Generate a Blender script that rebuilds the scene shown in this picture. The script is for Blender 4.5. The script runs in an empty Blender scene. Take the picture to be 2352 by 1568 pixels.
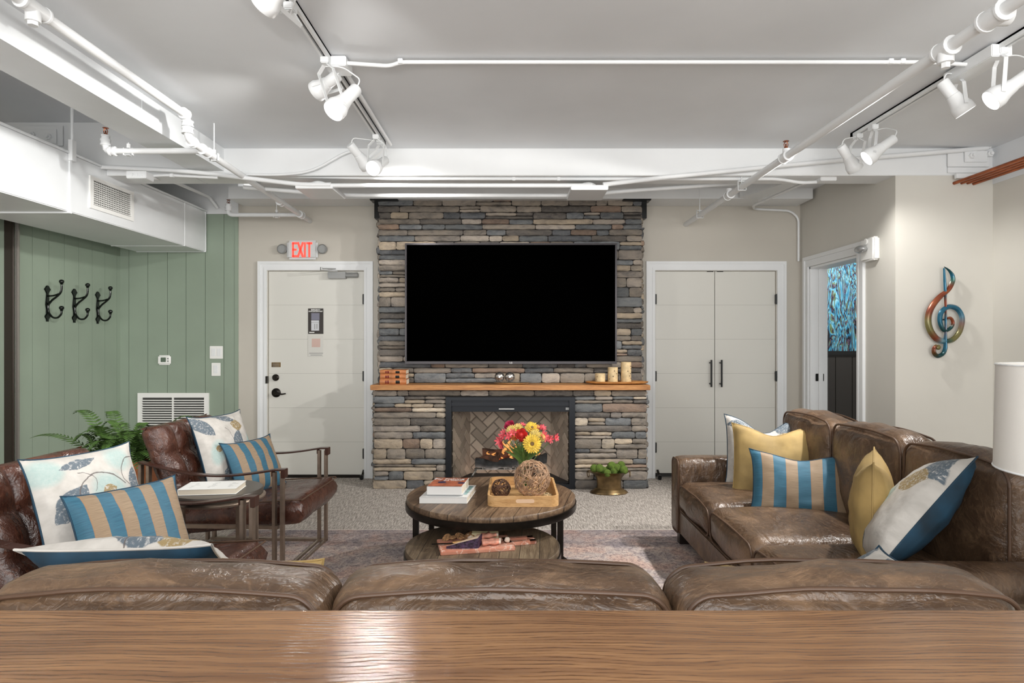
import bpy, bmesh, math, random
from mathutils import Vector, Matrix, noise, Euler
R = random.Random(7)
PI = math.pi
F = 1450.0          # focal length in pixels of the 2352 px wide frame
SC = bpy.context.scene
COL = SC.collection

# ------------------------------------------------------------ camera, world, lights, exposure
cam_d = bpy.data.cameras.new('camera'); cam = bpy.data.objects.new('camera', cam_d); COL.objects.link(cam)
cam.location = (0, 0, 1.34); cam.rotation_euler = (PI/2, 0, 0)
cam_d.sensor_width = 36; cam_d.lens = 36*F/2352; cam_d.clip_start = 0.05
SC.camera = cam
SC.view_settings.view_transform = 'Standard'; SC.view_settings.look = 'None'
SC.view_settings.gamma = 1; SC.view_settings.use_curve_mapping = False
SC.view_settings.exposure = -0.2
w = bpy.data.worlds.new('world'); SC.world = w; w.use_nodes = True
w.node_tree.nodes['Background'].inputs[0].default_value = (1.0, 0.99, 0.97, 1)
w.node_tree.nodes['Background'].inputs[1].default_value = 1.1

def area(name, loc, target, sx, sy, power, col=(1, .985, .965)):
    l = bpy.data.lights.new(name, 'AREA'); l.shape = 'RECTANGLE'; l.size = sx; l.size_y = sy
    l.energy = power; l.color = col
    o = bpy.data.objects.new(name, l); COL.objects.link(o); o.location = loc
    o.rotation_euler = (Vector(target)-Vector(loc)).to_track_quat('-Z', 'Y').to_euler()
    return o
area('rear_fill_high', (0.3, -1.2, 2.6), (0, 4.0, 0.9), 4.5, 1.2, 130)  # unseen fill panel added behind the camera to brighten the room
area('rear_fill_low', (0, -2.4, 1.2), (0, 3.5, 2.3), 6.0, 2.0, 230)  # added fill panel aimed upward from behind the camera, not a window
area('hallway_light', (3.7, 6.2, 2.3), (3.4, 7.0, 1.2), 0.5, 0.5, 16)

def spot_light(name, loc, direction, power, size=1.25, blend=.6, col=(1, .975, .94)):
    l = bpy.data.lights.new(name, 'SPOT'); l.energy = power; l.spot_size = size; l.spot_blend = blend
    l.shadow_soft_size = 0.035; l.color = col
    o = bpy.data.objects.new(name, l); COL.objects.link(o); o.location = loc
    o.rotation_euler = Vector(direction).to_track_quat('-Z', 'Y').to_euler()
    return o

# ------------------------------------------------------------ helpers
def P(px, py, Y):
    return Vector(((px-1176)/F*Y, Y, 1.34-(py-784)/F*Y))
def lin(c):
    return tuple(((v/255)/12.92 if v/255 <= .04045 else ((v/255+.055)/1.055)**2.4) for v in c[:3])+(1,)
MW = {}
def mw(o):
    return MW.get(o.name, Matrix.Identity(4)) if o else Matrix.Identity(4)
def tag(o, label=None, cat=None, group=None, kind=None):
    if label: o['label'] = label
    if cat: o['category'] = cat
    if group: o['group'] = group
    if kind: o['kind'] = kind
    return o
def thing(name, label, cat, loc=(0, 0, 0), rotz=0, group=None):
    o = bpy.data.objects.new(name, None); COL.objects.link(o)
    o.empty_display_size = .05
    o.location = loc; o.rotation_euler = (0, 0, rotz)
    MW[o.name] = Matrix.Translation(Vector(loc)) @ Matrix.Rotation(rotz, 4, 'Z')
    return tag(o, label, cat, group)
def copy_tree(o, parent=None):
    c = o.copy(); COL.objects.link(c)
    if parent: c.parent = parent
    for ch in [x for x in bpy.data.objects if x.parent == o and x.name != c.name]:
        copy_tree(ch, c)
    return c

class MB:
    """collects geometry, then links it as ONE mesh object"""
    def __init__(s): s.v = []; s.f = []; s.m = []; s.uv = {}; s.col = []; s.cc = None; s.mi = 0
    def add(s, vs, fs, M=None):
        b = len(s.v)
        for p in vs:
            p = Vector(p); s.v.append(M @ p if M else p); s.col.append(s.cc or (1, 1, 1, 1))
        for f in fs: s.f.append([i+b for i in f]); s.m.append(s.mi)
        return b
    def box(s, a, b, M=None):
        x0, y0, z0 = [min(a[i], b[i]) for i in range(3)]; x1, y1, z1 = [max(a[i], b[i]) for i in range(3)]
        s.add([(x0,y0,z0),(x1,y0,z0),(x1,y1,z0),(x0,y1,z0),(x0,y0,z1),(x1,y0,z1),(x1,y1,z1),(x0,y1,z1)],
              [(0,3,2,1),(4,5,6,7),(0,1,5,4),(1,2,6,5),(2,3,7,6),(3,0,4,7)], M)
        return s
    def bar(s, a, b, w, h=None, up=(0, 0, 1)):
        a = Vector(a); b = Vector(b); h = h or w; d = (b-a).normalized(); up = Vector(up)
        if abs(d.dot(up)) > .95: up = Vector((0, 1, 0))
        x = d.cross(up).normalized(); z = x.cross(d)
        vs = []
        for p in (a, b):
            for sx, sz in ((-1,-1),(1,-1),(1,1),(-1,1)): vs.append(p+x*sx*w/2+z*sz*h/2)
        s.add(vs, [(0,1,2,3),(7,6,5,4),(0,4,5,1),(1,5,6,2),(2,6,7,3),(3,7,4,0)])
        return s
    def tube(s, pts, r, n=10, cap=True, flat=None):
        pts = [Vector(p) for p in pts]; k = len(pts)
        rs = r if isinstance(r, (list, tuple)) else [r]*k
        ring = []; prev = None
        for i, p in enumerate(pts):
            d = (pts[min(i+1, k-1)]-pts[max(i-1, 0)]).normalized()
            if prev is None:
                u = d.cross(Vector((0, 0, 1)));
                if u.length < .05: u = d.cross(Vector((0, 1, 0)))
            else: u = prev-d*prev.dot(d)
            u.normalize(); prev = u; w_ = d.cross(u)
            ring.append([p+(u*math.cos(2*PI*j/n)+w_*math.sin(2*PI*j/n)*(flat or 1))*rs[i] for j in range(n)])
        vs = [q for rr in ring for q in rr]; fs = []
        for i in range(k-1):
            for j in range(n):
                fs.append((i*n+j, i*n+(j+1)%n, (i+1)*n+(j+1)%n, (i+1)*n+j))
        if cap: fs.append(tuple(range(n-1, -1, -1))); fs.append(tuple(range((k-1)*n, k*n)))
        s.add(vs, fs); return s
    def lathe(s, prof, M=None, n=32, cap=True, sx=1, sy=1):
        vs = [(r*math.cos(2*PI*j/n)*sx, r*math.sin(2*PI*j/n)*sy, z) for r, z in prof for j in range(n)]; fs = []
        for i in range(len(prof)-1):
            for j in range(n): fs.append((i*n+j, i*n+(j+1)%n, (i+1)*n+(j+1)%n, (i+1)*n+j))
        if cap: fs.append(tuple(range(n-1, -1, -1))); fs.append(tuple(range((len(prof)-1)*n, len(prof)*n)))
        s.add(vs, fs, M); return s
    def ball(s, c, r, n=16, sc=(1, 1, 1), amp=0, fr=8):
        prof = []
        vs = []; fs = []; m = n//2+1
        for i in range(m+1):
            t = PI*i/m
            for j in range(n):
                p = Vector((math.sin(t)*math.cos(2*PI*j/n), math.sin(t)*math.sin(2*PI*j/n), -math.cos(t)))
                rr = r*(1+amp*noise.noise(p*fr*.3+Vector(c)*9))
                vs.append(Vector(c)+Vector((p.x*sc[0], p.y*sc[1], p.z*sc[2]))*rr)
        for i in range(m):
            for j in range(n): fs.append((i*n+j, i*n+(j+1)%n, (i+1)*n+(j+1)%n, (i+1)*n+j))
        s.add(vs, fs); return s
    def prism(s, pts2, z0, z1, M=None):
        n = len(pts2)
        vs = [(x, y, z0) for x, y in pts2]+[(x, y, z1) for x, y in pts2]
        fs = [tuple(range(n-1, -1, -1)), tuple(range(n, 2*n))]+[(i, (i+1)%n, n+(i+1)%n, n+i) for i in range(n)]
        s.add(vs, fs, M); return s
    def build(s, name, mats, parent=None, smooth=False, bevel=0, world=True, weld=False, subd=0, seg=2, colattr=False):
        me = bpy.data.meshes.new(name)
        vs = s.v
        if parent is not None and world:
            inv = mw(parent).inverted(); vs = [inv @ v for v in s.v]
        me.from_pydata([tuple(v) for v in vs], [], s.f)
        if not isinstance(mats, (list, tuple)): mats = [mats]
        for m in mats: me.materials.append(m)
        me.polygons.foreach_set('material_index', s.m)
        if colattr:
            ca = me.color_attributes.new('tint', 'FLOAT_COLOR', 'POINT')
            for i, c in enumerate(s.col): ca.data[i].color = c
        if s.uv:
            ul = me.uv_layers.new(name='UVMap')
            for lp in me.loops: ul.data[lp.index].uv = s.uv.get(lp.vertex_index, (0, 0))
        bm = bmesh.new(); bm.from_mesh(me)
        if weld: bmesh.ops.remove_doubles(bm, verts=bm.verts, dist=1e-5)
        bmesh.ops.recalc_face_normals(bm, faces=bm.faces)
        if bevel:
            es = [e for e in bm.edges if len(e.link_faces) == 2 and e.calc_face_angle(0) > .6]
            bmesh.ops.bevel(bm, geom=es, offset=bevel, segments=seg, affect='EDGES', clamp_overlap=True)
        bm.to_mesh(me); bm.free()
        if smooth:
            me.polygons.foreach_set('use_smooth', [True]*len(me.polygons))
            me.set_sharp_from_angle(angle=math.radians(45 if smooth is True else smooth))
        me.update()
        o = bpy.data.objects.new(name, me); COL.objects.link(o)
        if parent is not None:
            o.parent = parent; MW[o.name] = mw(parent)
        if subd:
            md = o.modifiers.new('s', 'SUBSURF'); md.levels = subd; md.render_levels = subd
        return o

def struct(name, mb, mat, **k):
    o = mb.build(name, mat, **k); o['kind'] = 'structure'; return o

def soft(mb, c, size, r, crown=(0, 0, 0), cuts=13, amp=0.0, fs=6, M=None, droop=0, tilt=None, seed=0):
    """rounded, crowned, wrinkled cushion block"""
    bm = bmesh.new(); bmesh.ops.create_cube(bm, size=2)
    bmesh.ops.subdivide_edges(bm, edges=bm.edges[:], cuts=cuts, use_grid_fill=True)
    h = Vector(size)/2; bm.verts.ensure_lookup_table(); vs = []
    for v in bm.verts:
        q = Vector([math.copysign(1-(1-min(1, abs(a)))**1.6, a) for a in v.co])
        p = Vector([q[i]*h[i] for i in range(3)])
        cl = Vector([max(-h[i]+min(r, h[i]), min(h[i]-min(r, h[i]), p[i])) for i in range(3)])
        d = p-cl
        if d.length > 1e-6: p = cl+d.normalized()*min(r, min(h))*1.0 if d.length > 0 else p
        for a in range(3):
            b_, c_ = [i for i in range(3) if i != a]
            p[a] += crown[a]*q[a]*(1-q[b_]**2)*(1-q[c_]**2)
        if droop: p.z -= droop*q.x*q.x
        if amp:
            n_ = noise.noise(Vector((p.x*fs+seed, p.y*fs, p.z*fs)))+.5*noise.noise(Vector((p.x*fs*2.3, p.y*fs*2.3+seed, p.z*fs*2.3)))
            p += p.normalized()*n_*amp
        p = p+Vector(c) if M is None else M @ (p+Vector(c))
        vs.append(p)
    mb.add(vs, [[v.index for v in f.verts] for f in bm.faces]); bm.free()
    return mb

def text_mesh(body, size, depth=.001, align='CENTER', bold=0):
    cu = bpy.data.curves.new('t', 'FONT'); cu.body = body; cu.size = size; cu.extrude = depth; cu.offset = bold
    cu.align_x = align; cu.align_y = 'CENTER'
    o = bpy.data.objects.new('t', cu); COL.objects.link(o)
    dg = bpy.context.evaluated_depsgraph_get(); dg.update()
    me = bpy.data.meshes.new_from_object(o.evaluated_get(dg))
    vs = [v.co.copy() for v in me.vertices]; fs = [list(p.vertices) for p in me.polygons]
    bpy.data.objects.remove(o); bpy.data.curves.remove(cu); bpy.data.meshes.remove(me)
    return vs, fs
FRONT = Matrix.Rotation(PI/2, 4, 'X')       # xy text -> faces -Y, upright

# ------------------------------------------------------------ materials
def nmat(name):
    m = bpy.data.materials.new(name); m.use_nodes = True
    nt = m.node_tree; return m, nt, nt.nodes['Principled BSDF']
def nd(nt, t, ins=None, **props):
    n = nt.nodes.new(t)
    for k, v in props.items(): setattr(n, k, v)
    for k, v in (ins or {}).items():
        if isinstance(v, bpy.types.NodeSocket): nt.links.new(v, n.inputs[k])
        else: n.inputs[k].default_value = v
    return n
def ramp(nt, fac, stops):
    n = nt.nodes.new('ShaderNodeValToRGB'); nt.links.new(fac, n.inputs[0]); e = n.color_ramp.elements
    while len(e) < len(stops): e.new(.5)
    for i, (p, c) in enumerate(stops): e[i].position = p; e[i].color = lin(c) if max(c) > 1 else tuple(c)+(1,)
    return n.outputs[0]
def mix(nt, f, a, b, mode='MIX'):
    n = nt.nodes.new('ShaderNodeMix'); n.data_type = 'RGBA'; n.blend_type = mode
    for i, v in ((0, f), (6, a), (7, b)):
        if isinstance(v, bpy.types.NodeSocket): nt.links.new(v, n.inputs[i])
        else: n.inputs[i].default_value = v
    return n.outputs[2]
def mth(nt, op, a, b=0.0, c=0.0, clamp=False):
    n = nt.nodes.new('ShaderNodeMath'); n.operation = op; n.use_clamp = clamp
    for i, v in enumerate((a, b, c)):
        if isinstance(v, bpy.types.NodeSocket): nt.links.new(v, n.inputs[i])
        else: n.inputs[i].default_value = v
    return n.outputs[0]
def bump(nt, b, h, s=.3, d=.01):
    n = nd(nt, 'ShaderNodeBump', {'Height': h, 'Strength': s, 'Distance': d}); nt.links.new(n.outputs[0], b.inputs['Normal'])
def coord(nt, scale=(1, 1, 1), rot=(0, 0, 0), kind='Object', loc=(0, 0, 0)):
    t = nt.nodes.new('ShaderNodeTexCoord')
    mp = nd(nt, 'ShaderNodeMapping', {'Vector': t.outputs[kind], 'Scale': scale, 'Rotation': rot, 'Location': loc})
    return mp.outputs[0]
def ntex(nt, vec, scale, detail=4, rough=.5, dist=0):
    return nd(nt, 'ShaderNodeTexNoise', {'Vector': vec, 'Scale': scale, 'Detail': detail, 'Roughness': rough, 'Distortion': dist}).outputs[0]
def plain(name, c, rough=.5, metal=0, spec=.5, var=0, vs=6, bmp=0, bs=80, **kw):
    m, nt, b = nmat(name)
    b.inputs['Base Color'].default_value = lin(c); b.inputs['Roughness'].default_value = rough
    b.inputs['Metallic'].default_value = metal; b.inputs['Specular IOR Level'].default_value = spec
    co = coord(nt)
    if var:
        n = ntex(nt, co, vs)
        nt.links.new(ramp(nt, n, [(.3, tuple(max(2, x*(1-var)) for x in c)), (.7, tuple(min(254, x*(1+var)) for x in c))]), b.inputs['Base Color'])
    if bmp: bump(nt, b, ntex(nt, co, bs), bmp, .005)
    return m
def emit(name, c, s):
    m, nt, b = nmat(name); b.inputs['Base Color'].default_value = lin(c)
    b.inputs['Emission Color'].default_value = lin(c); b.inputs['Emission Strength'].default_value = s; return m

M_ceil = plain('ceiling_paint', (222, 225, 228), .5, var=.02, vs=1.5)
M_white = plain('white_paint', (228, 230, 231), .4, var=.015, vs=2)
M_duct = plain('duct_paint', (226, 229, 231), .35, var=.02, vs=2.5, bmp=.05, bs=5)
M_cream = plain('cream_wall_paint', (192, 187, 177), .6, var=.02, vs=1.2, bmp=.05, bs=120)
M_cream2 = plain('pale_wall_paint', (204, 201, 193), .6, var=.02, vs=1.2)
M_door = plain('door_paint', (214, 213, 206), .4)
M_groove = plain('door_groove', (188, 187, 180), .6)
M_green = plain('sage_paint', (142, 156, 140), .42, var=.03, vs=2)
M_black = plain('black_metal', (16, 17, 17), .35, .3)
M_dark = plain('dark_metal', (38, 34, 30), .35, .7, var=.2, vs=12)
M_column = plain('brown_gloss_column', (52, 44, 38), .22, .2)
M_bronze = plain('brushed_bronze', (146, 130, 116), .42, .85, var=.06, vs=30)
M_chrome = plain('chrome', (190, 190, 190), .2, 1)
M_silver = plain('silver_plastic', (150, 151, 150), .4, .3)
M_vent = plain('vent_dark', (60, 60, 58), .7)
M_plate = plain('white_plastic', (236, 236, 233), .35)
M_navy = plain('navy_velvet', (16, 48, 66), .75, var=.28, vs=9, bmp=.15, bs=30)
M_gold = plain('gold_velvet', (150, 126, 78), .75, var=.14, vs=7, bmp=.15, bs=25)
M_copper = plain('copper', (176, 112, 74), .35, .75, var=.12, vs=6)
M_copperp = plain('copper_pipe', (150, 84, 52), .28, .8, var=.2, vs=9)
M_brass = plain('aged_brass', (118, 98, 68), .3, .85, var=.25, vs=10)
M_leafg = plain('fern_leaf', (58, 84, 34), .6, var=.35, vs=25)
M_moss = plain('moss', (84, 106, 38), .95, var=.22, vs=30, bmp=1, bs=160)
M_lamp = emit('lamp_lens', (255, 252, 246), 7)
M_shade = plain('linen_shade', (226, 223, 217), .8, bmp=.1, bs=300)

def leather(name, base, dark, light, rough=.36, sc=1.0, bw=.35):
    m, nt, b = nmat(name); co = coord(nt)
    n1 = ntex(nt, co, 4*sc, 5, .6, .6); c = ramp(nt, n1, [(.3, dark), (.55, base), (.78, light)])
    st = ntex(nt, coord(nt, (5, 22, 5), (.2, .5, .6)), 3*sc, 6, .7, 1.2)
    c = mix(nt, mth(nt, 'MULTIPLY', mth(nt, 'SUBTRACT', st, .53, clamp=True), 3.2, clamp=True), c, lin(light))
    v = nd(nt, 'ShaderNodeTexVoronoi', {'Vector': mixvec(nt, co, n1), 'Scale': 9*sc}, feature='DISTANCE_TO_EDGE').outputs[0]
    cr = mth(nt, 'SUBTRACT', 1.0, mth(nt, 'MULTIPLY', v, 22, clamp=True), clamp=True)
    c = mix(nt, mth(nt, 'MULTIPLY', cr, .22), c, lin(light))
    nt.links.new(c, b.inputs['Base Color'])
    nt.links.new(mth(nt, 'ADD', mth(nt, 'MULTIPLY', n1, .25), rough-.12), b.inputs['Roughness'])
    b.inputs['Specular IOR Level'].default_value = .55
    w1 = ntex(nt, coord(nt, (1, 2.2, 1)), 7*sc, 4, .55, 1.0)
    h = mth(nt, 'ADD', mth(nt, 'MULTIPLY', w1, 1.0), mth(nt, 'MULTIPLY', ntex(nt, co, 60*sc, 3), .12))
    h = mth(nt, 'SUBTRACT', h, mth(nt, 'MULTIPLY', cr, .05))
    bump(nt, b, h, bw, .05)
    return m
def mixvec(nt, co, n):
    a = nd(nt, 'ShaderNodeVectorMath', {0: co, 1: n}, operation='ADD'); return a.outputs[0]
M_leather = leather('aged_brown_leather', (88, 68, 51), (64, 47, 35), (138, 110, 84), .34, bw=.3)
M_leather2 = leather('dark_brown_leather', (72, 42, 32), (44, 24, 18), (118, 76, 56), .27, 1.4, .25)
M_pipingl = plain('leather_piping', (78, 56, 40), .45)

def wood(name, a, b_, c_, scale=(1, 14, 14), rough=.35, ring=6, bmp=.12, rot=(0, 0, 0), plank=0, kind='Object'):
    m, nt, b = nmat(name)
    t = coord(nt, (1, 1, 1), rot, kind); co = nd(nt, 'ShaderNodeMapping', {'Vector': t, 'Scale': scale}).outputs[0]
    n = ntex(nt, co, 2.2, 8, .62, .9); g = ntex(nt, co, ring, 6, .7, 2.0)
    col = ramp(nt, mth(nt, 'ADD', mth(nt, 'MULTIPLY', n, .6), mth(nt, 'MULTIPLY', g, .4)), [(.34, a), (.5, b_), (.66, c_)])
    if plank:
        sx = nd(nt, 'ShaderNodeSeparateXYZ', {0: t}).outputs[1]
        u = mth(nt, 'DIVIDE', sx, plank); fl = mth(nt, 'FLOOR', u); fr = mth(nt, 'FRACT', u)
        rnd = nd(nt, 'ShaderNodeTexWhiteNoise', {'W': fl}, noise_dimensions='1D').outputs[0]
        col = mix(nt, mth(nt, 'MULTIPLY', rnd, .55), col, mix(nt, 1.0, col, lin((120, 100, 84)), 'MULTIPLY'))
        gap = mth(nt, 'LESS_THAN', fr, .035)
        col = mix(nt, mth(nt, 'MULTIPLY', gap, .85), col, lin((22, 16, 12)))
    nt.links.new(col, b.inputs['Base Color']); b.inputs['Roughness'].default_value = rough
    if bmp: bump(nt, b, g, bmp, .01)
    return m
M_plank = wood('rustic_plank_top', (64, 48, 36), (112, 90, 70), (156, 132, 106), (1.6, 14, 10), .42, rot=(0, 0, -(PI/2-.21)), plank=.112)
M_plank2 = wood('rustic_plank_shelf', (66, 54, 42), (108, 92, 72), (144, 128, 104), (1.6, 14, 10), .45, rot=(0, 0, -(PI/2-.05)), plank=.098)
M_mantel = wood('mantel_oak', (120, 74, 34), (170, 116, 62), (196, 146, 88), (1.2, 20, 20), .45)
M_tray = wood('blond_wood', (168, 124, 74), (206, 162, 108), (222, 184, 134), (3, 16, 16), .5)
M_birch = plain('birch_wood', (206, 182, 140), .6, var=.12, vs=20)
M_wicker = plain('dry_twig', (158, 128, 102), .7, var=.35, vs=30)
M_wicker2 = plain('dark_twig', (78, 54, 40), .7, var=.4, vs=30)

def console_wood():
    m, nt, b = nmat('polished_oak')
    t = coord(nt); sp = nd(nt, 'ShaderNodeSeparateXYZ', {0: t}); X, Y = sp.outputs[0], sp.outputs[1]
    big = ntex(nt, coord(nt, (1.1, 3, 3)), 1.6, 3, .5, .5)
    # the growth rings swell round a knot near the middle of the near edge
    def hump(cx, cy, rx, ry, k):
        a = mth(nt, 'POWER', mth(nt, 'DIVIDE', mth(nt, 'SUBTRACT', X, cx), rx), 2.0); c = mth(nt, 'POWER', mth(nt, 'DIVIDE', mth(nt, 'SUBTRACT', Y, cy), ry), 2.0)
        return mth(nt, 'MULTIPLY', mth(nt, 'EXPONENT', mth(nt, 'MULTIPLY', mth(nt, 'ADD', a, c), -1.0)), k)
    h = mth(nt, 'ADD', hump(.0, .98, .13, .05, .05), mth(nt, 'ADD', hump(-.55, .93, .3, .07, .03), hump(.75, .9, .4, .09, .03)))
    yy = mth(nt, 'ADD', mth(nt, 'ADD', Y, h), mth(nt, 'MULTIPLY', ntex(nt, coord(nt, (.9, 2.2, 1)), 2.0, 3, .5), .10))
    nz = ntex(nt, coord(nt, (3, 26, 1)), 2.0, 5, .7)
    ringv = mth(nt, 'SINE', mth(nt, 'MULTIPLY', mth(nt, 'ADD', yy, mth(nt, 'MULTIPLY', nz, .010)), 560.0))
    ring2 = mth(nt, 'SINE', mth(nt, 'MULTIPLY', yy, 171.0))
    fine = ntex(nt, coord(nt, (3.0, 170, 40)), 1.4, 5, .75, .3)
    dash = ntex(nt, coord(nt, (9, 300, 40)), 1.1, 4, .7, .2)
    base = ramp(nt, mth(nt, 'ADD', mth(nt, 'MULTIPLY', big, .7), mth(nt, 'MULTIPLY', ring2, .07)), [(.2, (116, 82, 54)), (.36, (142, 104, 70)), (.52, (158, 118, 80))])
    c = mix(nt, mth(nt, 'MULTIPLY', mth(nt, 'SUBTRACT', fine, .45, clamp=True), 2.6, clamp=True), base, lin((112, 78, 52)))
    ringm = mth(nt, 'MULTIPLY', mth(nt, 'SUBTRACT', ringv, .35, clamp=True), 2.2, clamp=True)
    dm = mth(nt, 'MULTIPLY', mth(nt, 'SUBTRACT', dash, .47, clamp=True), 12, clamp=True)
    g = mth(nt, 'MULTIPLY', ringm, mth(nt, 'ADD', mth(nt, 'MULTIPLY', dm, .8), .08), clamp=True)
    c = mix(nt, mth(nt, 'MULTIPLY', g, .8), c, lin((70, 44, 30)))
    kn = mth(nt, 'MULTIPLY', hump(.0, .965, .022, .010, 1.0), .8)
    c = mix(nt, kn, c, lin((62, 38, 26)))
    nt.links.new(c, b.inputs['Base Color']); b.inputs['Roughness'].default_value = .12
    hh = mth(nt, 'SUBTRACT', 1.0, mth(nt, 'ADD', g, mth(nt, 'MULTIPLY', fine, .5)))
    bump(nt, b, mth(nt, 'ADD', hh, mth(nt, 'MULTIPLY', ntex(nt, t, 220, 2), .3)), .14, .004)
    b.inputs['Specular IOR Level'].default_value = .5
    return m
M_console = console_wood()

def carpet():
    m, nt, b = nmat('grey_carpet')
    n = ntex(nt, coord(nt, (90, 9, 1), (0, 0, .42)), 1.6, 4, .7, .3); n2 = ntex(nt, coord(nt), 400, 2)
    c = ramp(nt, mth(nt, 'ADD', mth(nt, 'MULTIPLY', n, .8), mth(nt, 'MULTIPLY', n2, .2)), [(.40, (128, 120, 112)), (.5, (168, 160, 152)), (.60, (208, 200, 192))])
    nt.links.new(c, b.inputs['Base Color']); b.inputs['Roughness'].default_value = .95; bump(nt, b, n, .4, .01)
    return m
M_carpet = carpet()
def rugm():
    m, nt, b = nmat('faded_oriental_rug')
    co = coord(nt)
    sep = nd(nt, 'ShaderNodeSeparateXYZ', {0: co}); Y = sep.outputs[1]; X = sep.outputs[0]
    fine = ntex(nt, coord(nt, (30, 24, 1)), 1.2, 6, .85, 1.2); knots = ntex(nt, co, 75, 4, .9)
    v = nd(nt, 'ShaderNodeTexVoronoi', {'Vector': mixvec(nt, co, mth(nt, 'MULTIPLY', ntex(nt, co, 14, 4, .7), .12)), 'Scale': 6.5, 'Randomness': .8}); d = v.outputs[0]
    rings = mth(nt, 'SINE', mth(nt, 'MULTIPLY', d, 24.0))
    motif = ramp(nt, mth(nt, 'ADD', mth(nt, 'MULTIPLY', rings, .07), mth(nt, 'ADD', mth(nt, 'MULTIPLY', knots, .45), mth(nt, 'MULTIPLY', fine, .4))),
                 [(.3, (96, 92, 108)), (.4, (160, 142, 142)), (.5, (208, 192, 184)), (.6, (196, 166, 154)), (.72, (228, 218, 210))])
    field = ramp(nt, mth(nt, 'ADD', mth(nt, 'MULTIPLY', fine, .5), mth(nt, 'MULTIPLY', knots, .5)),
                 [(.40, (96, 88, 94)), (.46, (170, 154, 150)), (.52, (212, 198, 190)), (.62, (228, 218, 210))])
    c = mix(nt, .42, field, motif)
    tint = ramp(nt, ntex(nt, coord(nt, loc=(3, 1, 0)), 4.5, 4, .6), [(.38, (186, 190, 198)), (.5, (238, 236, 232)), (.62, (240, 218, 206))])
    c = mix(nt, .8, c, tint, 'MULTIPLY')
    # border bands along the far edge
    e = mth(nt, 'SUBTRACT', 4.467, Y)
    for lo, hi, colr, f in ((.0, .018, (205, 196, 186), .7), (.10, .106, (70, 64, 72), .6), (.30, .306, (70, 64, 72), .6), (.37, .374, (90, 84, 88), .5)):
        k = mth(nt, 'MULTIPLY', mth(nt, 'GREATER_THAN', e, lo), mth(nt, 'LESS_THAN', e, hi))
        c = mix(nt, mth(nt, 'MULTIPLY', k, f), c, lin(colr))
    bd = mth(nt, 'MULTIPLY', mth(nt, 'GREATER_THAN', e, .02), mth(nt, 'LESS_THAN', e, .37))
    c = mix(nt, mth(nt, 'MULTIPLY', bd, .45), c, mix(nt, 1.0, c, lin((168, 164, 176)), 'MULTIPLY'))
    nt.links.new(c, b.inputs['Base Color']); b.inputs['Roughness'].default_value = .95; bump(nt, b, knots, .4, .006)
    return m
M_rug = rugm()
def stonem():
    m, nt, b = nmat('ledge_stone')
    a = nd(nt, 'ShaderNodeVertexColor'); a.layer_name = 'tint'
    co = coord(nt)
    n = ntex(nt, coord(nt, (1, 1, 2.2)), 9, 6, .65, .5); n2 = ntex(nt, co, 55, 5, .7)
    c = mix(nt, 1.0, a.outputs[0], ramp(nt, n, [(.3, (176, 176, 178)), (.5, (232, 230, 226)), (.72, (255, 250, 240))]), 'MULTIPLY')
    c = mix(nt, mth(nt, 'MULTIPLY', mth(nt, 'SUBTRACT', n2, .55, clamp=True), 2.2, clamp=True), c, lin((150, 140, 128)))
    nt.links.new(c, b.inputs['Base Color']); b.inputs['Roughness'].default_value = .75
    bump(nt, b, mth(nt, 'ADD', n, mth(nt, 'MULTIPLY', n2, .4)), .6, .02)
    return m
M_stone = stonem()
M_mortar = plain('dark_mortar', (44, 41, 39), .95)
def tintm(name, rough=.6, metal=0):
    m, nt, b = nmat(name); a = nd(nt, 'ShaderNodeVertexColor'); a.layer_name = 'tint'
    nt.links.new(a.outputs[0], b.inputs['Base Color']); b.inputs['Roughness'].default_value = rough; b.inputs['Metallic'].default_value = metal
    return m
M_tint = tintm('painted'); M_firebrick = tintm('fire_brick', .85); M_glaze = tintm('glazed_metal', .25, .3)
M_glass, _nt, _b = nmat('clear_glass')
_b.inputs['Base Color'].default_value = (.96, .98, .97, 1); _b.inputs['Transmission Weight'].default_value = 1; _b.inputs['Roughness'].default_value = .02; _b.inputs['IOR'].default_value = 1.1
def wallpaper():
    m, nt, b = nmat('blue_marbled_wallpaper')
    co = coord(nt, (1, 1, .16))
    n = ntex(nt, co, 11, 4, .55, .9)
    bands = mth(nt, 'FRACT', mth(nt, 'MULTIPLY', n, 11.0))
    c = ramp(nt, bands, [(.0, (4, 8, 12)), (.2, (8, 18, 28)), (.28, (30, 110, 150)), (.5, (70, 165, 200)), (.62, (150, 205, 220)), (.7, (40, 110, 130)), (.8, (120, 140, 70)), (.9, (12, 20, 26)), (1.0, (150, 110, 160))])
    nt.links.new(c, b.inputs['Base Color']); b.inputs['Roughness'].default_value = .5
    return m
M_wallpaper = wallpaper()

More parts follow.
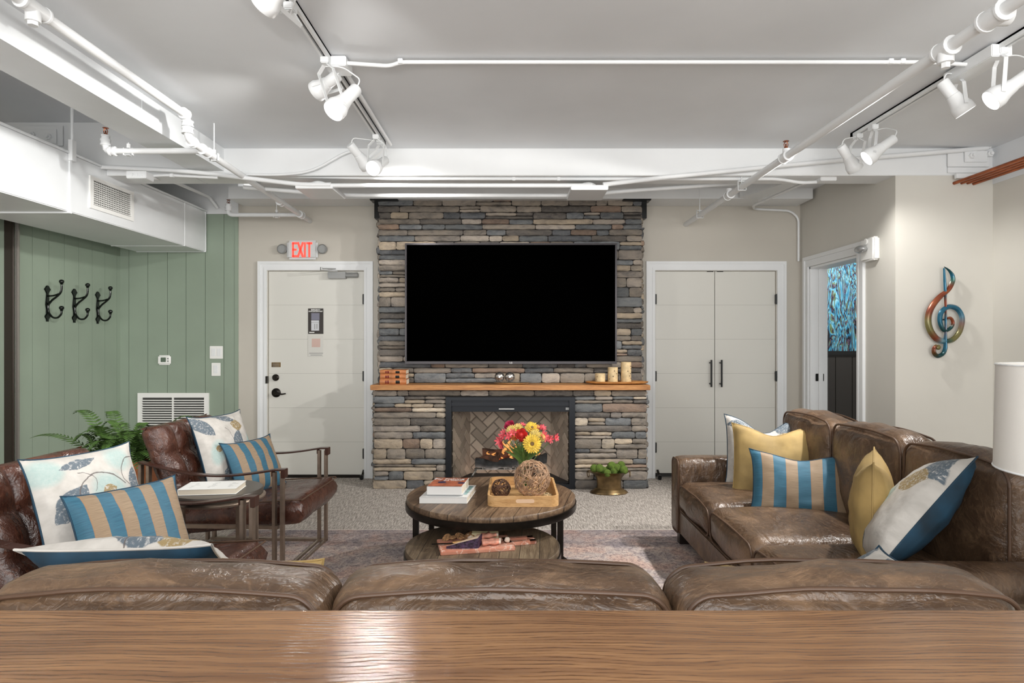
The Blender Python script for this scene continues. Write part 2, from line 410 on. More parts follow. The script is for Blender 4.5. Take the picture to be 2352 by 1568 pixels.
def stripes(name):
    m, nt, b = nmat(name)
    uv = nd(nt, 'ShaderNodeTexCoord').outputs['UV']; sp = nd(nt, 'ShaderNodeSeparateXYZ', {0: uv}); u = sp.outputs[0]
    fr = mth(nt, 'FRACT', mth(nt, 'ADD', mth(nt, 'MULTIPLY', u, 4.0), .12))
    k = mth(nt, 'LESS_THAN', fr, .52)
    t = mth(nt, 'LESS_THAN', mth(nt, 'ABSOLUTE', mth(nt, 'SUBTRACT', fr, .53)), .025)
    wv = nd(nt, 'ShaderNodeTexNoise', {'Vector': nd(nt, 'ShaderNodeMapping', {'Vector': uv, 'Scale': (5, 110, 1)}).outputs[0], 'Scale': 1.6, 'Detail': 4.0}).outputs[0]
    tan = ramp(nt, wv, [(.3, (120, 100, 78)), (.7, (152, 130, 104))]); teal = ramp(nt, wv, [(.3, (24, 74, 98)), (.7, (48, 104, 126))])
    c = mix(nt, k, tan, teal); c = mix(nt, mth(nt, 'MULTIPLY', t, .5), c, lin((150, 110, 70)))
    nt.links.new(c, b.inputs['Base Color']); b.inputs['Roughness'].default_value = .6; b.inputs['Sheen Weight'].default_value = .1
    bump(nt, b, wv, .12, .003)
    return m
M_stripe = stripes('teal_tan_stripe')

def floral(name, leaves, arcs, seed=0.0):
    m, nt, b = nmat(name)
    uv = nd(nt, 'ShaderNodeTexCoord').outputs['UV']
    wob = nd(nt, 'ShaderNodeTexNoise', {'Vector': uv, 'Scale': 9.0, 'Detail': 4.0})
    off = nd(nt, 'ShaderNodeVectorMath', {0: wob.outputs[1], 1: (.5, .5, .5)}, operation='SUBTRACT').outputs[0]
    off = nd(nt, 'ShaderNodeVectorMath', {0: off, 'Scale': .05}, operation='SCALE').outputs[0]
    uvw = nd(nt, 'ShaderNodeVectorMath', {0: uv, 1: off}, operation='ADD').outputs[0]
    spk = nd(nt, 'ShaderNodeTexNoise', {'Vector': uv, 'Scale': 34.0+seed, 'Detail': 6.0, 'Roughness': .75}).outputs[0]
    c = ramp(nt, wob.outputs[0], [(.3, (172, 168, 162)), (.7, (194, 190, 184))])
    for x, y, a, rx, ry, colr, dens in leaves:
        mp = nd(nt, 'ShaderNodeMapping', {'Vector': uvw, 'Location': (x, y, 0), 'Rotation': (0, 0, a), 'Scale': (rx*1.25, ry*1.3, 1)}, vector_type='TEXTURE').outputs[0]
        s_ = nd(nt, 'ShaderNodeSeparateXYZ', {0: mp})
        X = mth(nt, 'ABSOLUTE', s_.outputs[0]); Yy = mth(nt, 'ABSOLUTE', s_.outputs[1])
        # pointed leaf: |y| + x^2 < 1
        d = mth(nt, 'ADD', Yy, mth(nt, 'MULTIPLY', X, X))
        soft_ = 0 if dens >= 0 else 1
        if soft_: k = mth(nt, 'SUBTRACT', 1.0, mth(nt, 'ADD', mth(nt, 'MULTIPLY', s_.outputs[0], s_.outputs[0]), mth(nt, 'MULTIPLY', s_.outputs[1], s_.outputs[1])), clamp=True); k = mth(nt, 'MULTIPLY', k, abs(dens)*1.6, clamp=True)
        else: k = mth(nt, 'MULTIPLY', mth(nt, 'SUBTRACT', 1.0, d, clamp=True), 14, clamp=True)
        if not soft_:
            inner = mth(nt, 'MULTIPLY', mth(nt, 'SUBTRACT', spk, .5+.1*dens, clamp=True), 7, clamp=True)
            lc = mix(nt, inner, lin(colr), lin((196, 194, 190)))
        else: lc = mix(nt, mth(nt, 'MULTIPLY', spk, .7), lin(colr), lin((204, 202, 196)))
        c = mix(nt, k, c, lc)
    for x, y, r, wd, a0, hw in arcs:
        mp = nd(nt, 'ShaderNodeMapping', {'Vector': uvw, 'Location': (x, y, 0), 'Rotation': (0, 0, a0)}, vector_type='TEXTURE').outputs[0]
        s_ = nd(nt, 'ShaderNodeSeparateXYZ', {0: mp}); 
        L = mth(nt, 'SQRT', mth(nt, 'ADD', mth(nt, 'MULTIPLY', s_.outputs[0], s_.outputs[0]), mth(nt, 'MULTIPLY', s_.outputs[1], s_.outputs[1])))
        k1 = mth(nt, 'LESS_THAN', mth(nt, 'ABSOLUTE', mth(nt, 'SUBTRACT', L, r)), wd)
        k2 = mth(nt, 'GREATER_THAN', s_.outputs[0], r*hw)
        c = mix(nt, mth(nt, 'MULTIPLY', mth(nt, 'MULTIPLY', k1, k2), .85), c, lin((84, 76, 74)))
    nt.links.new(c, b.inputs['Base Color']); b.inputs['Roughness'].default_value = .6
    bump(nt, b, nd(nt, 'ShaderNodeTexNoise', {'Vector': uv, 'Scale': 7.0, 'Detail': 3.0}).outputs[0], .25, .02)
    return m
BG, OL, AQ = (84, 96, 106), (138, 118, 78), (126, 160, 158)
LV = [(.22, .56, .7, .17, .085, BG, .3), (.2, .1, -.3, .12, .08, OL, .2), (.58, .60, 0, .16, .16, AQ, -1), (.58, .60, .4, .06, .05, OL, .0),
      (.88, .60, 1.4, .15, .06, BG, .1), (.1, .86, .3, .14, .1, AQ, -1), (.38, .9, .15, .15, .035, BG, .2), (.78, .88, -.3, .13, .11, AQ, -.8),
      (.5, .3, .8, .07, .05, (170, 130, 96), .1), (.75, .32, .5, .07, .06, (110, 116, 128), .0), (.45, .08, .2, .14, .06, BG, .1)]
AR = [(.52, .52, .26, .006, 1.9, .1), (.92, .72, .16, .005, 2.6, .3), (.35, .7, .12, .003, .5, .4), (.3, .1, .2, .004, 0, .3)]
M_floral = floral('floral_print', LV, AR)
LV2 = [(.12, .84, -.9, .15, .08, BG, .2), (.62, .5, 1.2, .2, .085, BG, .2), (.72, .8, -.3, .1, .07, OL, 0), (.2, .45, 1.2, .17, .1, AQ, -1), (.22, .5, 0, .04, .04, OL, 0),
       (.55, .93, -.3, .15, .04, BG, .1), (.7, .12, 1.3, .16, .1, (80, 120, 108), -1), (.3, .1, 1.4, .1, .05, BG, .1), (.9, .5, 1.2, .14, .06, AQ, -.9)]
AR2 = [(.25, .55, .3, .004, -.2, .5), (.3, .3, .2, .003, .6, .5), (.6, .75, .13, .003, .1, .4)]
M_floral2 = floral('floral_print_b', LV2, AR2, 3)
LV3 = [(.2, .9, .2, .16, .06, BG, .1), (.25, .55, 1.1, .19, .07, BG, .1), (.2, .3, .6, .12, .09, OL, .1), (.3, .08, .2, .15, .08, BG, .2), (.8, .88, -.7, .19, .11, BG, .2), (.72, .68, .2, .15, .1, OL, .0), (.5, .5, 0, .1, .1, AQ, -.7)]
M_floral3 = floral('floral_print_c', LV3, AR2, 5)
# ------------------------------------------------------------ the room shell
YB = 6.2; XR = 2.83; XR2 = 3.55; YW = 4.66; XL = -3.85; ZC = 2.764
struct('floor', MB().box((-5.2, -3.2, -.1), (5.4, 8.2, 0)), M_carpet)
mb = MB(); mb.box((-2.37, -3.2, ZC), (5.4, 8.2, ZC+.12)); mb.box((-5.2, -3.2, 2.955), (-2.37, YB, 3.05)); mb.box((-2.372, -3.2, ZC), (-2.36, YW, 3.05))
struct('ceiling', mb, M_ceil)
# back wall, with the two door openings
d1 = ((615-1176)/F*YB, (836-1176)/F*YB); d2 = ((1505-1176)/F*YB, (1783-1176)/F*YB); dh = 2.033
xg = (548-1176)/F*YB
mb = MB(); y0, y1 = YB, YB+.12
mb.box((xg, y0, 0), (d1[0], y1, ZC)); mb.box((d1[0], y0, dh), (d1[1], y1, ZC)); mb.box((d1[1], y0, 0), (d2[0], y1, ZC))
mb.box((d2[0], y0, dh), (d2[1], y1, ZC)); mb.box((d2[1], y0, 0), (XR+.12, y1, ZC))
struct('wall_back', mb, M_cream)
# sage panelling: back-left wall
mb = MB(); mb.box((XL-.1, YB+.012, 0), (xg, YB+.12, 2.59))
x = xg-.028*F/F; edges = [(515, 547), (472, 515), (428, 472), (385, 428), (340, 385), (297, 340), (258, 297)]
for a, b_ in edges:
    xa = (a-1176)/F*YB; xb = (b_-1176)/F*YB
    mb.box((max(xa, XL)+.002, YB-.006, 0), (xb-.002, YB+.014, 2.588))
mb.box(((541-1176)/F*YB, YB-.014, 0), (xg, YB, 2.588))
o = struct('wall_back_left', mb, M_green)
mb = MB(); mb.box((XL-.12, 4.72, 0), (XL-.012, YB+.1, 2.955))
y = YB
for i in range(9):
    ya = YB-.06-.18*i if i else YB-.06
    mb.box((XL-.014, max(4.84, ya-.18)+.002, 0), (XL+.006, ya-.002, 2.955)) if ya-.18 > 4.7 else None
mb.box((XL-.014, YB-.058, 0), (XL+.006, YB, 2.955))
struct('wall_left', mb, M_green)
struct('wall_left_front', MB().box((-5.2, -3.2, 0), (-5.1, 4.8, 3.0)), M_cream2)
struct('wall_left_return', MB().box((-5.2, 4.8, 0), (XL-.12, 4.9, 3.0)), M_green)
# bulkhead above the panelling
struct('trim_1', MB().box((XL-.1, YB-.01, 2.59), (xg, YB+.12, 3.0)), M_white)
# side wall with the doorway
oy0, oy1, oh = 5.155, 6.0, 2.045
mb = MB(); mb.box((XR, YW, 0), (XR+.15, 4.91, 2.565)); mb.box((XR, 4.91, 0), (XR+.15, oy0, ZC)); mb.box((XR, oy0, oh), (XR+.15, oy1, ZC)); mb.box((XR, oy1, 0), (XR+.15, YB+.12, ZC))
struct('wall_right_side', mb, M_cream2)
struct('wall_right_front', MB().box((XR+.15, YW, 0), (XR2+.15, YW+.12, 2.565)), M_cream2)
struct('wall_right', MB().box((XR2, -3.2, 0), (XR2+.12, YW, 2.50)), M_cream2)
struct('trim_2', MB().box((XR2-.004, -3.2, 2.50), (XR2+.12, YW, 2.80)), M_ceil)
# hallway behind the doorway
struct('wall_hall_wainscot', MB().box((XR+.15, 7.0, 0), (5.2, 7.1, 1.195)), M_vent if False else plain('wainscot_brown', (50, 46, 42), .5))
mb = MB()
for i in range(12): mb.box((XR+.2+i*.185, 6.988, .1), (XR+.2+i*.185+.18, 7.001, 1.17))
struct('trim_3', mb, bpy.data.materials['wainscot_brown'], bevel=.002, seg=1)
struct('trim_4', MB().box((XR+.15, 6.965, 1.19), (5.2, 7.0, 1.235)), M_black, bevel=.004)
struct('wall_hall', MB().box((XR+.15, 7.0, 1.2), (5.2, 7.1, ZC)), M_wallpaper)
struct('wall_hall_left', MB().box((XR-.02, YB+.12, 0), (XR+.1, 7.0, ZC)), M_cream2)
struct('wall_hall_right', MB().box((5.2, YW+.12, 0), (5.3, 7.1, ZC)), M_cream2)

# main beam and rear soffit
beam = MB().box((-2.37, YW, 2.565), (XR2+.15, 4.91, 2.80)); beam.box((-4.9, YW, 2.565), (-2.37, 4.91, 2.96))
struct('trim_5', beam, M_white, bevel=.004)
struct('trim_6', MB().box((-2.64, 5.87, 2.668), (2.80, YB, ZC+.02)), M_white, bevel=.004)
struct('trim_7', MB().box((-2.37, -3.2, 2.597), (-2.124, YW, ZC+.01)).box((-2.37, 3.62, 2.60), (-2.121, 3.628, ZC)), M_duct)
# trims round doors
def casing(name, xa, xb, zt, y, wd=.092):
    m_ = MB()
    for i_, o_, t in ((.004, .03, .020), (.03, .066, .014), (.066, wd, .024)):
        m_.box((xa-o_, y-t, 0), (xa-i_, y, zt+i_)); m_.box((xb+i_, y-t, 0), (xb+o_, y, zt+i_)); m_.box((xa-o_, y-t, zt+i_), (xb+o_, y, zt+o_))
    return m_
struct('trim_8', casing('c', d1[0], d1[1], dh, YB), M_white)
struct('trim_9', casing('c', d2[0], d2[1], dh, YB), M_white)
mb = MB(); t = .018
for i_, o_, t in ((.004, .03, .020), (.03, .066, .014), (.066, .1, .024)):
    mb.box((XR-t, oy0-o_, 0), (XR, oy0-i_, oh+i_)); mb.box((XR-t, oy1+i_, 0), (XR, oy1+o_, oh+i_)); mb.box((XR-t, oy0-o_, oh+i_), (XR, oy1+o_, oh+o_))
mb.box((XR-.004, oy1-.018, 0), (XR+.16, oy1, oh)); mb.box((XR-.004, oy0, 0), (XR+.16, oy0+.018, oh)); mb.box((XR-.004, oy0, oh-.018), (XR+.16, oy1, oh))
mb.box((XR+.07, oy1-.035, 0), (XR+.11, oy1-.018, oh)); 
struct('trim_10', mb, M_white)
sp = thing('strike_plate', 'black latch strike plate on the white doorway jamb at right', 'strike plate', (XR+.06, oy1-.02, 1.0))
MB().box((XR+.045, oy1-.024, .965), (XR+.125, oy1-.0185, 1.035)).build('plate', M_black, sp, bevel=.003)
MB().box((XR+.07, oy1-.0245, .985), (XR+.1, oy1-.0235, 1.015)).build('latch_hole', M_copper, sp)

# doors
def hinge_at(x, z, y, par):
    MB().box((x-.008, y-.014, z-.045), (x+.008, y+.002, z+.045)).tube([(x, y-.014, z-.05), (x, y-.014, z+.05)], .007, 8).build('hinge', M_black, par)
def panel_door(name, xa, xb, z0, zt, y):
    """flat leaf whose face is cut by fine horizontal grooves"""
    m_ = MB(); m_.box((xa+.003, y, z0), (xb-.003, y+.04, zt-.003))
    d = m_.build(name, M_door); d['kind'] = 'structure'
    g = MB(); n = 5; H = (2.02)/6
    for i in range(1, 6):
        z = (784-[707, 778, 858, 936, 1016][5-i])/F*YB+1.34 if False else .015+i*H*1.0
        g.box((xa+.004, y-.0007, z-.002), (xb-.004, y+.001, z+.002))
    g.build('groove', M_groove, d); return d
D1 = panel_door('door_1', d1[0], d1[1], .012, dh, YB+.02)
for z in (1.755, 1.0, .24): hinge_at(d1[1]-.004, z, YB+.006, D1)
def dz(py): return 1.34-(py-784)/F*YB
def dx(px): return (px-1176)/F*YB
# lever handle, deadbolt, sign plate, latch
mb = MB(); Mx = Matrix.Translation((dx(633), YB+.02, dz(902))) @ Matrix.Rotation(PI/2, 4, 'X')
mb.lathe([(.045, 0), (.045, .008), (.036, .016), (.018, .02), (.014, .05)], Mx, 24)
mb.tube([(dx(633), YB-.03, dz(902)), (dx(640), YB-.036, dz(902)), (dx(650), YB-.036, dz(904.5)), (dx(659), YB-.034, dz(903))], [.013, .012, .008, .006], 10)
mb.build('door_handle', M_dark, D1, smooth=True)
mb = MB(); mb.lathe([(.033, 0), (.033, .012), (.026, .018), (.022, .022)], Matrix.Translation((dx(632), YB+.02, dz(867))) @ Matrix.Rotation(PI/2, 4, 'X'), 24)
mb.box((dx(632)-.004, YB-.012, dz(867)-.016), (dx(632)+.004, YB+.01, dz(867)+.016)); mb.build('deadbolt', M_dark, D1, smooth=True)
mb = MB(); mb.box((dx(622), YB+.016, dz(843)), (dx(643), YB+.022, dz(832))); mb.build('name_plate', M_brass, D1, bevel=.002)
mb = MB()
for i in range(4): mb.box((dx(624.5), YB+.0145, dz(834.5+i*2.2)-.0012), (dx(640.5), YB+.0165, dz(834.5+i*2.2)+.0012))
mb.build('name_plate_lines', M_silver, D1)
MB().box((d1[0]-.012, YB-.028, .93), (d1[0]+.003, YB+.012, 1.0)).build('latch_guard', M_dark, D1)
# door closer
mb = MB(); mb.box((dx(755), YB-.04, dz(640)), (dx(796), YB+.02, dz(625))); mb.box((dx(757), YB-.045, dz(632)), (dx(792), YB-.02, dz(629)))
mb.tube([(dx(796), YB-.012, dz(632)), (dx(823), YB-.012, dz(632))], .026, 14)
mb.build('door_closer', M_silver, D1, bevel=.004)
mb = MB(); mb.bar((dx(778), YB-.05, dz(624)), (dx(750), YB-.17, dz(624)), .02, .008); mb.tube([(dx(750), YB-.17, dz(625)), (dx(750), YB-.17, dz(618))], .012, 10)
mb.bar((dx(750), YB-.17, dz(621)), (dx(772), YB-.03, dz(618)), .018, .008)
mb.build('closer_arm', M_silver, D1)
MB().box((d1[0], YB+.012, .0), (d1[1], YB+.05, .03)).build('door_sweep', M_dark, D1)
D2 = panel_door('door_2', d2[0], dx(1643), .045, dh, YB+.02); D3 = panel_door('door_3', dx(1643), d2[1], .045, dh, YB+.02)
for z in (1.755, 1.0, .3): hinge_at(d2[0]+.004, z, YB+.006, D2); hinge_at(d2[1]-.004, z, YB+.006, D3)
for D, px in ((D2, 1631.5), (D3, 1655)):
    mb = MB(); x = dx(px); mb.tube([(x, YB-.035, dz(826)), (x, YB-.035, dz(888))], .009, 10)
    for pz in (833, 881): mb.tube([(x, YB-.035, dz(pz)), (x, YB+.022, dz(pz))], .008, 8)
    mb.build('door_handle', M_black, D, smooth=True)
for D, px in ((D2, 1632), (D3, 1655)): MB().box((dx(px)-.03, YB+.012, dh-.008), (dx(px)+.03, YB+.04, dh-.001)).build('roller_catch', M_black, D)
MB().box((d2[0], YB+.065, 0), (d2[1], YB+.1, dh)).build('trim_11', M_vent)['kind'] = 'structure'
for i, (px, lab) in enumerate(((695-0+560-420, 'black rubber door stop on the floor by the left white door'), (1511, 'black rubber door stop under the left leaf of the double doors'))):
    x = dx(px); yy = YB-.07; s_ = thing('door_stop', lab, 'door stop', (x, yy, 0), group='door stops')
    MB().box((x-.016, yy-.025, 0), (x+.016, yy+.02, .045)).build('foot', M_black, s_, bevel=.006)
    MB().bar((x, yy+.015, .03), (x, YB+.015, .075), .02, .01).build('arm', M_dark, s_)

# ------------------------------------------------------------ things on the walls
def put_text(body, size, M, mat, name, parent, depth=.001, bold=0, align='CENTER'):
    vs, fs = text_mesh(body, size, depth, align, bold)
    m_ = MB(); m_.add(vs, fs, M); return m_.build(name, mat, parent)
ex = thing('exit_sign', 'white exit sign with red letters and two round lamp heads above the left door', 'exit sign', (dx(697), YB, dz(575)))
x0, x1, z0, z1 = dx(661.5), dx(732.5), dz(597), dz(553)
MB().box((x0, YB-.05, z0), (x1, YB, z1)).build('housing', plain('exit_housing', (205, 206, 206), .4), ex, bevel=.022, seg=4, smooth=True)
Mred = emit('exit_red', (255, 72, 60), 1.3)
m_ = MB(); H = (dz(558)-dz(592)); zb = dz(592); yy = YB-.0515
def rect(a, b, c, d): m_.box((dx(a), yy, zb+c*H), (dx(b), yy+.003, zb+d*H))
rect(675, 679.5, 0, 1); rect(675, 686.5, 0, .14); rect(675, 685.5, .43, .57); rect(675, 686.5, .86, 1)
for sx in (1, -1): m_.bar((dx(694)-sx*.0255, yy+.001, zb), (dx(694)+sx*.0255, yy+.001, zb+H), .021, .003, up=(0, 1, 0))
rect(702, 706.3, 0, 1); rect(707.5, 721, .86, 1); rect(712, 716.4, 0, 1)
m_.build('letters', Mred, ex)
for s_, px in ((-1, 651), (1, 743)):
    c = Vector((dx(px), YB-.035, dz(573)))
    h = MB(); h.lathe([(.02, -.03), (.044, -.02), (.047, .012), (.042, .018), (.038, .01)], Matrix.Translation(c) @ Matrix.Rotation(PI/2, 4, 'X'), 20)
    h.lathe([(.004, .012), (.03, .013)], Matrix.Translation(c) @ Matrix.Rotation(PI/2, 4, 'X'), 16)
    h.box((c.x-.02, YB-.03, c.z-.02), (c.x+.02, YB, c.z+.02)); h.build('lamp_head', M_silver, ex, smooth=True)
# evacuation map and card
ev = thing('evacuation_sign', 'black framed evacuation map notice on the white door', 'sign', (dx(723.5), YB+.02, dz(737)))
x0, x1, z0, z1 = dx(706.5), dx(741.5), dz(766.5), dz(708)
MB().box((x0, YB+.014, z0), (x1, YB+.021, z1)).build('board', plain('sign_black', (44, 38, 34), .4), ev, bevel=.001, seg=1)
put_text('EMERGENCY', .016, Matrix.Translation((dx(724), YB+.0128, dz(711.3))) @ FRONT, M_plate, 'lettering', ev, bold=.0005)
put_text('EVACUATION MAP', .016, Matrix.Translation((dx(724), YB+.0128, dz(714.8))) @ FRONT, M_plate, 'lettering', ev, bold=.0005)
MB().box((dx(714), YB+.0122, dz(734.5)), (dx(733), YB+.0145, dz(718.5))).build('map_pocket', plain('map_grey', (120, 120, 136), .3), ev)
MB().box((dx(714), YB+.0122, dz(759)), (dx(732), YB+.0145, dz(735.5))).build('map_sheet', plain('map_sheet', (205, 207, 212), .5), ev)
m_ = MB(); m_.box((dx(714), YB+.0118, dz(740.7)), (dx(731), YB+.0125, dz(740))); m_.box((dx(726), YB+.0118, dz(755)), (dx(728.2), YB+.0125, dz(743.5))); m_.box((dx(721), YB+.0118, dz(756)), (dx(723), YB+.0125, dz(743.5)))
m_.build('map_lines', M_silver, ev)
MB().box((dx(709), YB+.0135, dz(764)), (dx(721), YB+.0145, dz(762))).build('caption', M_plate, ev)
cd = thing('notice_card', 'pale card with a faded pink square stuck below the evacuation map', 'card', (dx(724), YB+.02, dz(795)))
MB().box((dx(706), YB+.016, dz(819)), (dx(741.5), YB+.021, dz(770))).build('card', plain('card_white', (208, 207, 201), .5), cd, bevel=.001, seg=1)
MB().box((dx(715), YB+.0148, dz(797)), (dx(734.5), YB+.0165, dz(777.5))).build('pink_square', plain('faded_pink', (205, 176, 166), .6), cd)
m_ = MB(); m_.box((dx(709), YB+.0148, dz(811.7)), (dx(741), YB+.0165, dz(810.2))); m_.box((dx(712), YB+.0148, dz(816)), (dx(739), YB+.0165, dz(814.5))); m_.build('fine_print', M_silver, cd)

# thermostat, switches, floor grille
th = thing('thermostat', 'white wall thermostat with small grey display on the green panelling', 'thermostat', (dx(380), YB-.01, dz(826)))
MB().box((dx(365.5), YB-.032, dz(837.5)), (dx(395), YB-.006, dz(815.5))).build('body', M_plate, th, bevel=.012, seg=3, smooth=True)
MB().box((dx(373), YB-.034, dz(831)), (dx(385), YB-.03, dz(820.5))).build('display', plain('lcd', (92, 106, 92), .2), th, bevel=.002)
for pz in (823, 829): MB().box((dx(388), YB-.034, dz(pz)-.006), (dx(391.5), YB-.03, dz(pz)+.006)).build('button', M_silver, th)
def switch(lab, a, b, c, d, n):
    s_ = thing('light_switch', lab, 'light switch', (dx((a+b)/2), YB-.006, dz((c+d)/2)))
    MB().box((dx(a), YB-.014, dz(d)), (dx(b), YB-.006, dz(c))).build('wall_plate', M_plate, s_, bevel=.003)
    for i in range(n):
        cx = a+(b-a)*(i+.5)/n if n == 2 else (a+b)/2; cx += (1.2 if i == 0 else -1.2)*(n == 2)
        MB().box((dx(cx-4.4), YB-.0185, dz(c+(d-c)*.8)), (dx(cx+4.4), YB-.012, dz(c+(d-c)*.2))).build('rocker', M_white, s_, bevel=.003)
switch('white double rocker light switch on the green panelling, the upper one', 483, 513, 794.5, 823.5, 2)
switch('white single rocker light switch on the green panelling, the lower one', 487, 507.5, 833, 863, 1)
gr = thing('return_air_grille', 'large white louvred return air grille low on the green wall', 'air grille', (dx(400), YB-.006, .5))
gx0, gx1, gz0, gz1 = dx(318.5), dx(481.5), .36, dz(902)
fr = .045; m_ = MB()
m_.box((gx0, YB-.02, gz1-fr), (gx1, YB-.006, gz1)); m_.box((gx0, YB-.02, gz0), (gx1, YB-.006, gz0+fr)); m_.box((gx0, YB-.02, gz0+fr), (gx0+fr, YB-.006, gz1-fr)); m_.box((gx1-fr, YB-.02, gz0+fr), (gx1, YB-.006, gz1-fr))
m_.build('frame', M_plate, gr)
MB().box((gx0+.02, YB-.0075, gz0+.02), (gx1-.02, YB-.0062, gz1-.02)).build('backing', M_vent, gr)
m_ = MB(); z = gz0+fr+.006
while z < gz1-fr-.004:
    m_.bar((gx0+fr, YB-.018, z), (gx1-fr, YB-.018, z), .018, .009); z += .0235
m_.box(((gx0+gx1)/2-.006, YB-.03, gz0+fr), ((gx0+gx1)/2+.006, YB-.012, gz1-fr)); m_.build('louvres', M_plate, gr)
# coat hooks on the left side wall (local: x out of the wall, z up)
def hook_parts(root):
    pl = MB(); outline = [(-.024, 0), (-.014, .02), (-.04, .06), (-.036, .075), (-.018, .10), (-.02, .16), (-.03, .22), (-.022, .30), (-.016, .36), (-.036, .40), (-.05, .412), (-.03, .44), (-.016, .465)]
    outline = [(y, z*.8) for y, z in outline]
    pts = outline+[(-y, z) for y, z in reversed(outline)]
    pl.prism([(-p[0], p[1]) for p in pts], 0, .012, Matrix(((0, 0, 1, 0), (1, 0, 0, 0), (0, 1, 0, 0), (0, 0, 0, 1))))
    pl.build('back_plate', M_blk, root, world=False, bevel=.005)
    def bez(pts, n=10):
        out = []
        for i in range(len(pts)-1):
            p0 = Vector(pts[max(i-1, 0)]); p1 = Vector(pts[i]); p2 = Vector(pts[i+1]); p3 = Vector(pts[min(i+2, len(pts)-1)])
            for k in range(n):
                t = k/n; out.append(.5*((2*p1)+(p2-p0)*t+(2*p0-5*p1+4*p2-p3)*t*t+(3*p1-p0-3*p2+p3)*t**3))
        return out+[Vector(pts[-1])]
    k = .8
    a = MB(); a.tube(bez([(.012, 0, .21*k), (.02, 0, .12*k), (.06, 0, .055*k), (.11, 0, .05*k), (.145, 0, .09*k), (.152, 0, .135*k)], 6), .010, 8)
    a.tube(bez([(.01, 0, .33*k), (.07, 0, .335*k), (.12, 0, .355*k)], 5), .009, 8)
    a.tube(bez([(.012, 0, .21*k), (.05, 0, .27*k), (.10, 0, .32*k), (.14, 0, .37*k), (.152, 0, .43*k), (.152, 0, .47*k)], 6), .0105, 8)
    a.build('hook', M_blk, root, world=False, smooth=True)
    for z in (.16*k, .50*k):
        b = MB(); b.lathe([(.008, -.02), (.018, -.016), (.012, -.01), (.02, 0), (.025, .012), (.02, .026), (.008, .033)], Matrix.Translation((.152, 0, z)), 16); b.build('knob', M_blk, root, world=False, smooth=True)
M_blk = plain('black_enamel', (14, 20, 16), .2, .2)
hk = None
for i, (px, zt, lab) in enumerate(((106, 0, 'black double coat hook on the green wall, nearest the brown column'), (168, 0, 'black double coat hook on the green wall, middle of the three'), (222, 0, 'black double coat hook on the green wall, nearest the corner'))):
    Yh = 3.85*F/(1176-px)
    zz = 1.505
    o = thing('coat_hook', lab, 'coat hook', (XL+.006, Yh, zz), 0, 'coat hooks on the green wall')
    hook_parts(o); o.scale = (.8, .8, .8)
# column at far left
cl = thing('steel_column', 'glossy dark brown steel column at the left edge, beside the green wall', 'column', (-3.93, 4.72, 0))
m_ = MB(); m_.box((-4.02, 4.55, 0), (-3.80, 4.575, 2.95)); m_.box((-4.02, 4.80, 0), (-3.80, 4.825, 2.95)); m_.box((-3.92, 4.575, 0), (-3.90, 4.80, 2.95)); m_.build('shaft', M_column, cl, bevel=.003)
m_ = MB(); m_.box((-3.80, 4.825, 0), (-3.775, 4.845, 2.95)); m_.build('edge_strip', plain('column_strip', (150, 146, 140), .25, .6), cl, bevel=.003)
# emergency light on right side wall
Ye = 2.83*F/(2000-1176)
el = thing('emergency_light', 'white emergency light with a clear lamp head beside the doorway trim', 'emergency light', (XR, 4.94, 2.08))
MB().box((XR-.055, 4.85, 1.97), (XR, 5.03, 2.15)).build('housing', M_plate, el, bevel=.012, seg=3, smooth=True)
m_ = MB(); m_.ball((XR-.085, 4.97, 2.065), .05, 16, (.8, 1.3, .6)); m_.build('lamp_head', plain('clear_lens', (170, 172, 172), .1, .6), el, smooth=True)
m_ = MB(); m_.lathe([(.005, 0), (.022, .001), (.026, .008), (.022, .012), (.004, .012)], Matrix.Translation((XR-.055, 4.94, 2.12)) @ Matrix.Rotation(-PI/2, 4, 'Y'), 16); m_.build('knockout', M_plate, el)

# treble clef
def px2(zx, zy): return P(2100+zx/6.27, 590+zy/6.27, YW-.05)
tc = thing('treble_clef_wall_art', 'glazed copper and teal treble clef wall ornament on the cream wall', 'wall art', tuple(px2(450, 1450)))
def ribbon(mb, pts, wid, sub=7, th=.028, cols=None):
    P3 = [Vector(px2(x, y)) for x, y in pts]; W = wid
    out = []; ws = []; cs = []
    for i in range(len(P3)-1):
        p0 = P3[max(i-1, 0)]; p1 = P3[i]; p2 = P3[i+1]; p3 = P3[min(i+2, len(P3)-1)]
        for k in range(sub):
            t = k/sub; out.append(.5*((2*p1)+(p2-p0)*t+(2*p0-5*p1+4*p2-p3)*t*t+(3*p1-p0-3*p2+p3)*t**3)); ws.append(W[i]+(W[i+1]-W[i])*t)
            a = Vector(cols[i]); b = Vector(cols[i+1]); cs.append(a.lerp(b, t))
    out.append(P3[-1]); ws.append(W[-1]); cs.append(Vector(cols[-1]))
    n = len(out); prof = [(-1, .35), (-.75, 0), (-.5, -.75), (0, -1), (.5, -.75), (.75, 0), (1, .35), (0, .5)]; K = len(prof)
    base = None
    for i, p in enumerate(out):
        d = (out[min(i+1, n-1)]-out[max(i-1, 0)]).normalized(); s_ = d.cross(Vector((0, 1, 0))).normalized()
        hw = ws[i]*1.14/6.27/F*YW/2
        mb.cc = lin(tuple(cs[i]))
        b = mb.add([p+s_*hw*a+Vector((0, min(th*.5, hw)*c, 0)) for a, c in prof], [])
        if base is None: base = b
        if i:
            for j in range(K): mb.f.append([b-K+j, b-K+(j+1) % K, b+(j+1) % K, b+j]); mb.m.append(0)
    mb.f.append(list(range(base, base+K))); mb.m.append(0); mb.f.append(list(range(b, b+K))); mb.m.append(0)
TEAL = (34, 92, 116); CU = (118, 56, 36); OLV = (112, 106, 66); DKT = (26, 66, 68); ORG = (144, 80, 50)
